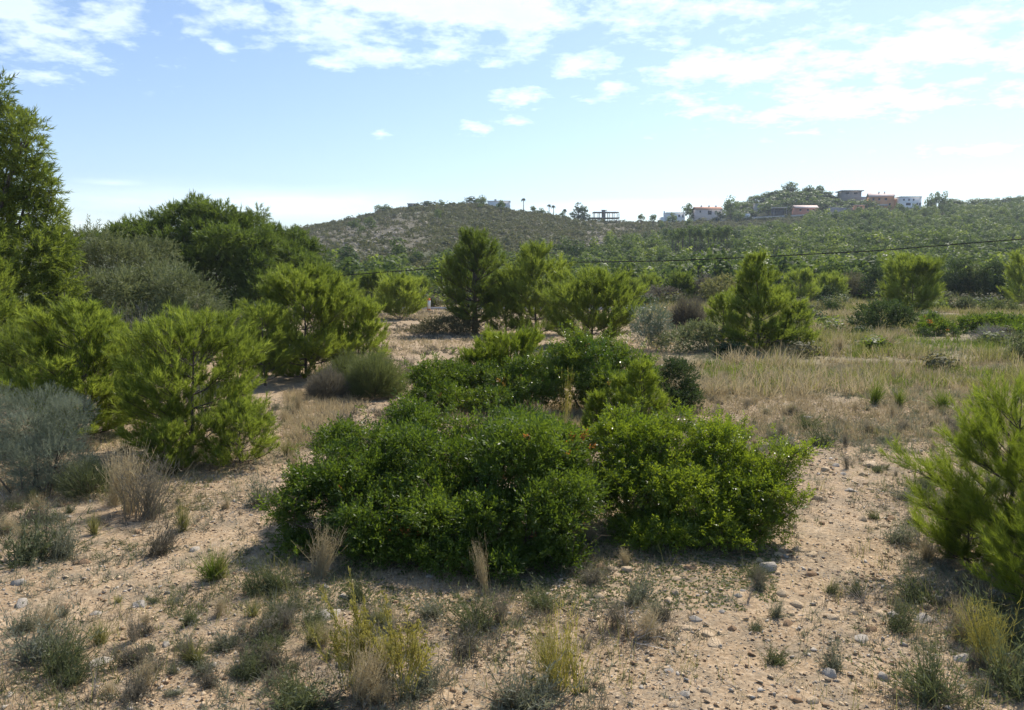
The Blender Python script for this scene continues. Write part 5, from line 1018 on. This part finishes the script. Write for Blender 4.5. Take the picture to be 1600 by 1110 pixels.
# scattered small ones: more on the left and at the edges, few on the bare corridors
COR = [[(650, 545), (640, 600), (560, 660), (480, 730), (400, 800), (300, 870), (150, 930), (-50, 990)], [(1270, 700), (1320, 760), (1310, 850), (1240, 920), (1150, 1000), (1100, 1110)], [(1150, 880), (1040, 930)]]
CW = [[(G(a, b).x, G(a, b).y) for a, b in c] for c in COR]
def cordist(x, y):
    d = np.full(np.shape(x), 99.0)
    for c in CW:
        for (ax, ay), (bx, by) in zip(c[:-1], c[1:]):
            t = np.clip(((x - ax) * (bx - ax) + (y - ay) * (by - ay)) / ((bx - ax) ** 2 + (by - ay) ** 2), 0, 1); d = np.minimum(d, np.hypot(x - ax - t * (bx - ax), y - ay - t * (by - ay)))
    return d
def zone(x, y):
    px = CX + x / y * FPX
    if y < 7.2:
        return ('on the stony soil left of the flowering weeds', 'lower left') if px < 480 else ('before the big dark mastic', 'front') if px < 950 else ('on the bare soil below the paler mastic', 'lower middle') if px < 1330 else ('in the shade below the near right pine', 'lower right')
    if y < 12: return ('between the blue-grey broom and the path', 'left path') if px < 480 else ('beside the big mastic', 'middle') if px < 1280 else ('along the bare track at the right', 'right track')
    return ('on the gravelly ground by the upper path', 'upper path') if px < 1000 else ('on the heathy ground before the dry field', 'field edge')
KL = {('thyme', 'thyme'): 'low grey-green tuft', ('thyme', 'thyme_gn'): 'low dull green tuft', ('thyme', 'heath'): 'small grey-brown twiggy plant', ('wispy', 'straw'): 'wisp of dry straw stalks', ('grass', 'straw_gn'): 'small half-dry grass tuft', ('twigs', 'dead'): 'bit of bleached dead twig', ('wispy', 'heath'): 'brownish dry stalks'}
KP = {('thyme', 'thyme'): 'low grey-green tufts', ('thyme', 'thyme_gn'): 'low dull green tufts', ('thyme', 'heath'): 'small grey-brown plants', ('wispy', 'straw'): 'wisps of dry straw', ('grass', 'straw_gn'): 'small half-dry grass tufts', ('twigs', 'dead'): 'bits of bleached twig', ('wispy', 'heath'): 'brownish dry stalks'}
kinds = list(KL); pr = np.array([.18, .17, .14, .15, .13, .08, .15])
r = np.random.default_rng(55); n = 0; placed = []
while n < 470:
    D = math.sqrt(r.uniform(4.6 ** 2, 17 ** 2)) if r.random() < .55 else r.uniform(4.6, 9); px = r.uniform(-30, 1630); x_ = (px - CX) / FPX * D
    dc = float(cordist(x_, D)); w = 1 - math.exp(-(dc / .75) ** 2)
    if 600 < px + (0) and px > 950 and D < 8 and px < 1420: w *= .45
    if r.random() > w * np.clip(.35 + 4.0 * float(fbm(x_ / 1.1, D / 1.1, 66, 2)), .02, 1) + .02: continue
    k = kinds[int(r.choice(len(kinds), p=pr))]; s = r.uniform(.07, .19) * (1.35 if D > 9 else 1) * (1.25 if px < 500 else 1)
    zt, zg = zone(x_, D); tuft(k[0], k[1], Vector((x_, D, 0)), s, KL[k] + ' ' + zt, KP[k] + ' ' + zt, r.uniform(.7, 1.15), int(r.integers(0, 4)), r.uniform(0, 6.28)); n += 1

# ------------------------------------------------------------------ ground cover nobody could count
def cover(name, x, y, hgt, mat, label, cat, seed, nb=5, sp=.4, w=.007, K=2, bend=.3, lift=0.0):
    r = np.random.default_rng(seed); n = len(x); z = Zt(x, y); idx = np.repeat(np.arange(n), nb); m = len(idx)
    az = r.uniform(0, 6.283, m); th = np.abs(r.normal(size=m)) * sp; th = np.minimum(th, 1.53); d = np.stack([np.sin(th) * np.cos(az), np.sin(th) * np.sin(az), np.cos(th)], -1)
    h = hgt[idx] * r.uniform(.5, 1.1, m); P0 = np.stack([x[idx], y[idx], z[idx] + lift], -1) + np.concatenate([r.normal(size=(m, 2)) * (h * .22)[:, None], np.zeros((m, 1))], 1)
    a = Acc(); ww = np.broadcast_to(w, (n,))[idx] if np.ndim(w) else w
    ribbons(a, P0, d, h, np.stack([d[:, 0], d[:, 1], -.4 + 0 * h], -1) * (h * bend)[:, None], ww, K, np.clip(.5 + r.normal(size=n)[idx] * .2 + r.normal(size=m) * .2, 0, 1), r, .2)
    o = a.obj(name, M[mat]); tag(o, label, cat, kind='stuff'); return o
def field(n, px0, px1, D0, D1, seed, sc_=7, thr=-.05, pw=2):
    r = np.random.default_rng(seed); D = r.uniform(D0 ** pw, D1 ** pw, n) ** (1 / pw); u = r.uniform((px0 - CX) / FPX, (px1 - CX) / FPX, n); x = u * D
    k = fbm(x / sc_, D / sc_, seed, 3) > thr; return x[k], D[k], r
# dry field on the right
x, y, r = field(30000, 1010, 1680, 17, 80, 31, 5, -.16, 1.6); k = r.random(len(x)) < sstep(.12, .2, x / y + .1 * fbm(x / 5, y / 5, 2, 2)); x, y = x[k], y[k]
h = r.uniform(.16, .46, len(x)) * (.7 + 3.2 * np.clip(fbm(x / 1.6, y / 1.9, 12, 3) + .16, 0, .4)); k = (fbm(x / 1.1, y / 1.5, 88, 2) > -.10) & (fbm(x / 4, y / 5, 89, 2) > -.22); x, y, h = x[k], y[k], h[k]; gsel = fbm(x / 4, y / 6, 44, 3) + r.normal(size=len(x)) * .10
cover('dry_field_grass', x[gsel < .0], y[gsel < .0], h[gsel < .0], 'straw', 'pale dry grass covering the field at the right', 'dry grass', 1, 8, .50, .011 + y[gsel < .0] * .0004)
g2 = gsel >= .0; cover('field_grass', x[g2], y[g2], h[g2], 'straw_gn', 'half-green tall grass in the field at the right', 'grass', 2, 8, .46, .011 + y[g2] * .0004)
x, y, r = field(7000, 1100, 1660, 18, 60, 36, 3, .05, 1.6); cover('green_field_grass', x, y, r.uniform(.2, .42, len(x)), 'grass', 'fresh green grass patches in the dry field', 'grass', 3, 6, .35, .012 + y * .0003)
x, y, r = field(9000, 1020, 1640, 12.5, 24, 33, 2.4, -.10, 1.6); k = cordist(x, y) > .5; x, y = x[k], y[k]; cover('short_dry_grass', x, y, r.uniform(.08, .24, len(x)), 'straw', 'short dry grass on the heathy ground before the field', 'dry grass', 4, 6, .5, .008)
x, y, r = field(14000, 1020, 1660, 11.5, 55, 38, 2.2, .0, 1.6); k = cordist(x, y) > .6; x, y = x[k], y[k]; cover('grey_heath_cover', x, y, r.uniform(.08, .2, len(x)), 'thyme', 'low grey heath cover before the dry field', 'heath', 5, 12, .9, .009)
# thin cover in the clearing and between the shrubs
x, y, r = field(16000, 480, 1040, 15, 66, 34, 3, -.06, 1.6); cover('clearing_grass', x, y, r.uniform(.06, .2, len(x)), 'straw', 'thin dry grass on the gravel clearing', 'dry grass', 6, 5, .6, .010 + y * .0003)
x, y, r = field(9000, 480, 1040, 14, 62, 39, 2.2, -.02, 1.6); cover('clearing_heath', x, y, r.uniform(.08, .22, len(x)), 'heath', 'low brownish heath on the gravel clearing', 'heath', 7, 11, .9, .010 + y * .0003)
x, y, r = field(9000, 440, 1060, 10, 18, 35, 1.2, -.02, 1.6); k = cordist(x, y) > .35; x, y = x[k], y[k]; cover('thicket_grass', x, y, r.uniform(.08, .26, len(x)), 'straw', 'dry grass round the middle thicket', 'dry grass', 8, 6, .5, .008)
# near: fine dry stalks, straws lying flat, tiny herbs
x, y, r = field(34000, -320, 1920, 4.3, 14, 37, .7, -.03, 1.4); k = r.random(len(x)) < np.clip(cordist(x, y) / .8, .12, 1) * np.where((x / y > .12) & (x / y < .5) & (y < 9), .4, 1); x, y = x[k], y[k]
cover('fine_dry_grass', x, y, r.uniform(.03, .12, len(x)), 'straw', 'fine dry grass scattered over the stony soil', 'dry grass', 9, 4, .7, .0035, 2)
x, y, r = field(24000, -320, 1920, 4.3, 15, 40, .8, .03, 1.4); k = r.random(len(x)) < np.clip(cordist(x, y) / .9, .06, 1) * np.where((x / y > .12) & (x / y < .5) & (y < 9), .35, 1); x, y = x[k], y[k]
cover('tiny_herbs', x, y, r.uniform(.04, .13, len(x)), 'thyme', 'tiny grey-green herbs scattered over the soil', 'ground cover', 10, 9, .85, .0055, 1)
x, y, r = field(18000, -320, 1920, 4.3, 15, 43, .8, .04, 1.4); k = r.random(len(x)) < np.clip(cordist(x, y) / .9, .05, 1) * np.where((x / y > .12) & (x / y < .5) & (y < 9), .3, 1); x, y = x[k], y[k]
cover('tiny_green_herbs', x, y, r.uniform(.035, .11, len(x)), 'thyme_gn', 'tiny green herbs scattered over the soil', 'ground cover', 13, 9, .85, .0055, 1)
x, y, r = field(44000, -320, 1920, 4.2, 13, 41, .7, -.04, 1.4); cover('fallen_straw', x, y, r.uniform(.03, .12, len(x)), 'dead', 'fallen dry stalks and needles lying on the soil', 'litter', 11, 1, 12.0, .0030, 1, 0, .008)
x, y, r = field(26000, 400, 1230, 6.0, 9.5, 42, 1.0, -.12, 1.4); cover('leaf_litter', x, y, r.uniform(.02, .05, len(x)), 'broom_dk', 'fallen leaves and bits, laid thick to deepen the shade under the big mastic', 'litter', 12, 1, 12.0, .014, 1, 0, .006)  # leaf litter, multiplied so its dark tone strengthens the bush shadow
x, y, r = field(4200, -320, 1920, 4.4, 13, 46, .9, .03, 1.5); k = r.random(len(x)) < np.clip(cordist(x, y) / .8, .1, 1); x, y = x[k], y[k]
cover('scattered_stalks', x, y, r.uniform(.10, .30, len(x)), 'straw_gn', 'thin scattered stalks over the near ground', 'dry grass', 14, 4, .38, .0038, 3)
x, y, r = field(5600, -320, 1920, 4.4, 13, 47, .9, .02, 1.5); k = r.random(len(x)) < np.clip(cordist(x, y) / .8, .05, 1); x, y = x[k], y[k]
cover('low_brown_twigs', x, y, r.uniform(.05, .15, len(x)), 'heath', 'low brown twiggy cover over the near ground', 'ground cover', 15, 14, .8, .0045, 2)
# gravel
n = 165000; r = np.random.default_rng(61); D = r.uniform(4.0 ** 1.3, 17 ** 1.3, n) ** (1 / 1.3); u = r.uniform(-.90, .90, n); x = u * D; k = r.random(n) < np.clip(.45 + 1.7 * fbm(x / .8, D / .8, 15, 3), .1, 1); x, D = x[k], D[k]
sz = np.clip(r.gamma(1.3, .0062, len(x)) + .0035, 0, .040) * (1 + (D > 9) * .3); z = Zt(x, D) + sz * .15; t = r.random(len(x))
rocks_mass('gravel', x[t < .5], D[t < .5], z[t < .5], sz[t < .5], 'rock', HULs, 'buff gravel strewn over the sandy soil', 'gravel', 1)
m_ = (t >= .5) & (t < .75); rocks_mass('grey_gravel', x[m_], D[m_], z[m_], sz[m_], 'rock_gy', HULs, 'grey gravel strewn over the sandy soil', 'gravel', 2)
m_ = t >= .75; rocks_mass('brown_gravel', x[m_], D[m_], z[m_], sz[m_], 'rock_br', HULs, 'brown earth clods and gravel on the soil', 'gravel', 3)
n = 9000; D = r.uniform(14, 60, n); u = r.uniform(-.2, .5, n); x = u * D; k = fbm(x / 3, D / 3, 17, 2) > .03; rocks_mass('clearing_stones', x[k], D[k], Zt(x[k], D[k]), (r.gamma(1.8, .012, n) + .012)[k], 'rock', HULs, 'pale stones scattered on the distant clearing', 'gravel', 4)
# single stones
RM = {}
def slab(seed):
    import bmesh
    q = random.Random(seed); bm = bmesh.new()
    for i in range(20):
        v = [q.uniform(-1, 1) for _ in range(3)]; k = max(range(3), key=lambda j: abs(v[j])); v[k] = math.copysign(1, v[k]); l = Vector((v[0], v[1] * .75, v[2])); l *= .80 + .20 / max(l.length, 1); l.x += .25 * l.y; bm.verts.new(l)
    bmesh.ops.convex_hull(bm, input=list(bm.verts)); bmesh.ops.delete(bm, geom=[v for v in bm.verts if not v.link_faces], context='VERTS')
    bmesh.ops.bevel(bm, geom=list(bm.edges), offset=.05, segments=1, affect='EDGES'); bmesh.ops.triangulate(bm, faces=list(bm.faces)); bm.verts.index_update()
    V = np.array([tuple(v.co) for v in bm.verts]); F = np.array([[v.index for v in f.verts] for f in bm.faces]); bm.free(); return V, F
def stone(px, row, wpx, mat, label, group=None, flat=.6, v=0, rz=0.0, D=None, name='stone'):
    g = G(px, row) if D is None else Vector(D); s = wpx * g.length / FPX * .5
    key = (mat, v)
    if key not in RM:
        V, F = slab(900 + v); RM[key] = _build('stone', V, F, None, False); RM[key].materials.append(M[mat])
    o = bpy.data.objects.new(name, RM[key]); COL.objects.link(o); o.location = (g.x, g.y, float(Zt(g.x, g.y)) + s * flat * -.05); o.scale = (s, s, s * flat); o.rotation_euler = (.12 * math.sin(px), .12 * math.cos(row), rz or px * .61); tag(o, label, 'stone', group)
ST = [(156, 1036, 40, 'rock_gy', .28, 'flat pale grey slab near the lower left shrubs'), (300, 1030, 26, 'rock_gy', .6, 'grey stone right of the flat slab'), (512, 962, 46, 'rock_gy', .55, 'blue-grey stone in the shade edge left of the flowering weeds'), (260, 1012, 16, 'rock_gy', .6, 'small dark grey stone above the grey one'), (262, 930, 12, 'rock_gy', .8, 'dark angular stone on the sunny soil'),
      (1200, 892, 30, 'rock_gy', .75, 'round grey and tan rock below the paler mastic'), (1188, 878, 20, 'rock', .6, 'tan stone behind the round grey rock'), (1222, 932, 24, 'rock', .7, 'buff rock in front of the round grey rock'), (1244, 946, 26, 'rock', .55, 'orange-buff rock right of the buff rock'), (1076, 890, 16, 'rock_br', .8, 'brown stone in the shade below the paler mastic'),
      (937, 936, 18, 'rock', .7, 'pale buff stone just right of the big mastic'), (957, 892, 20, 'rock', .6, 'tan stone in the gap between the two mastics'), (938, 888, 18, 'rock_br', .6, 'brown stone left of the tan one in the gap'), (1143, 985, 16, 'rock_br', .8, 'small brown wedge stone on bare soil'), (1087, 972, 22, 'rock_gy', .6, 'angular grey stone by the twig tangle'),
      (1070, 982, 24, 'rock', .35, 'flat buff stone under the angular grey one'), (1105, 994, 26, 'rock', .35, 'flat buff slab right below the angular grey stone'), (1115, 1008, 30, 'rock', .3, 'lower flat buff slab of the pair'), (1070, 1090, 22, 'rock_gy', .5, 'grey stone near the bottom edge middle'), (1106, 1085, 22, 'rock', .5, 'buff stone right of the grey bottom stone'), (1052, 1106, 24, 'rock', .5, 'tan stone at the bottom edge'),
      (1402, 1088, 24, 'rock_br', .95, 'upright brown stone by the largest lower right tuft'), (1360, 990, 20, 'rock_br', .8, 'brown stone at the edge of the right shade'), (1346, 1004, 26, 'rock_gy', .35, 'pale streaked flat stone near the right shade'), (1338, 1012, 22, 'rock', .3, 'flat pale stone below the streaked one'), (1443, 968, 32, 'rock_gy', .6, 'dark grey rock in the shade of the right pine'), (1505, 1034, 30, 'rock_gy', .55, 'pale grey rock in the shade right of the largest tuft'), (1548, 970, 20, 'rock_gy', .5, 'small pale stone in the deep right shade'),
      (1357, 726, 32, 'rock', .4, 'flat pale rock at the top of the bare track'), (1289, 736, 16, 'rock', .7, 'buff stone at the upper left of the bare track'), (1348, 815, 18, 'rock', .8, 'rounded tan stone in the middle of the track'), (1380, 822, 22, 'rock', .5, 'flat tan stone right of the rounded one'), (1392, 812, 16, 'rock_br', .5, 'brown stone behind the flat tan one'), (1284, 820, 14, 'rock_br', .6, 'dark brown stone left on the track'), (1332, 770, 20, 'rock_gy', .35, 'whitish flat stone in the upper track'),
      (1268, 870, 20, 'rock', .5, 'buff stone by the right end of the paler mastic'), (1216, 868, 18, 'rock', .5, 'sunlit stone under the right end of the paler mastic'), (1280, 878, 18, 'rock', .45, 'flat buff stone on the track left side'), (1250, 840, 20, 'rock', .45, 'tan flat stone beside the paler mastic'), (485, 632, 18, 'rock', .6, 'pale stone beside the narrow grass tuft'), (440, 752, 22, 'rock', .45, 'pink-buff stone at the path edge'), (1262, 655, 14, 'rock_gy', .6, 'small pale stone beside the cushion shrub'), (420, 1078, 22, 'rock', .4, 'pale slab at the bottom near the green-grey shrub'), (150, 960, 18, 'rock_gy', .5, 'grey-violet stone on the left soil')]
for i, (px, row, w, m, fl, lb) in enumerate(ST): stone(px, row, w, m, lb, None, fl, i % 6)
r = np.random.default_rng(71); n = 0
while n < 210:
    D = math.sqrt(r.uniform(4.6 ** 2, 13 ** 2)); px = r.uniform(-20, 1620); x_ = (px - CX) / FPX * D
    if 430 < px < 960 and 6.8 < D < 9.5: continue
    if r.random() > (.9 if px > 940 else .45): continue
    zt, zg = zone(x_, D); m, nm = [('rock', 'buff'), ('rock_gy', 'grey'), ('rock_br', 'brown')][int(r.choice(3, p=[.55, .25, .2]))]; w = r.uniform(.045, .12)
    stone(px, 0, w * FPX / D, m, f'small {nm} stone {zt}', f'small {nm} stones {zt}', r.uniform(.4, .8), int(r.integers(0, 6)), r.uniform(.1, 6), (x_, D, 0)); n += 1

# ------------------------------------------------------------------ air
a = Acc(); box(a, -1500, 1500, -60, 1500, -80, 120)
hz = bpy.data.materials.new('thin_air'); hz.use_nodes = True; hn = hz.node_tree.nodes; hn.clear(); o_ = hn.new('ShaderNodeOutputMaterial'); v_ = hn.new('ShaderNodeVolumePrincipled')
v_.inputs['Color'].default_value = (.80, .90, 1.0, 1); v_.inputs['Density'].default_value = HAZE = 0.00023; v_.inputs['Anisotropy'].default_value = .2; hz.node_tree.links.new(v_.outputs[0], o_.inputs['Volume'])
M['haze'] = hz; o = a.obj('haze', hz); tag(o, 'thin pale blue summer haze', 'haze', kind='stuff')
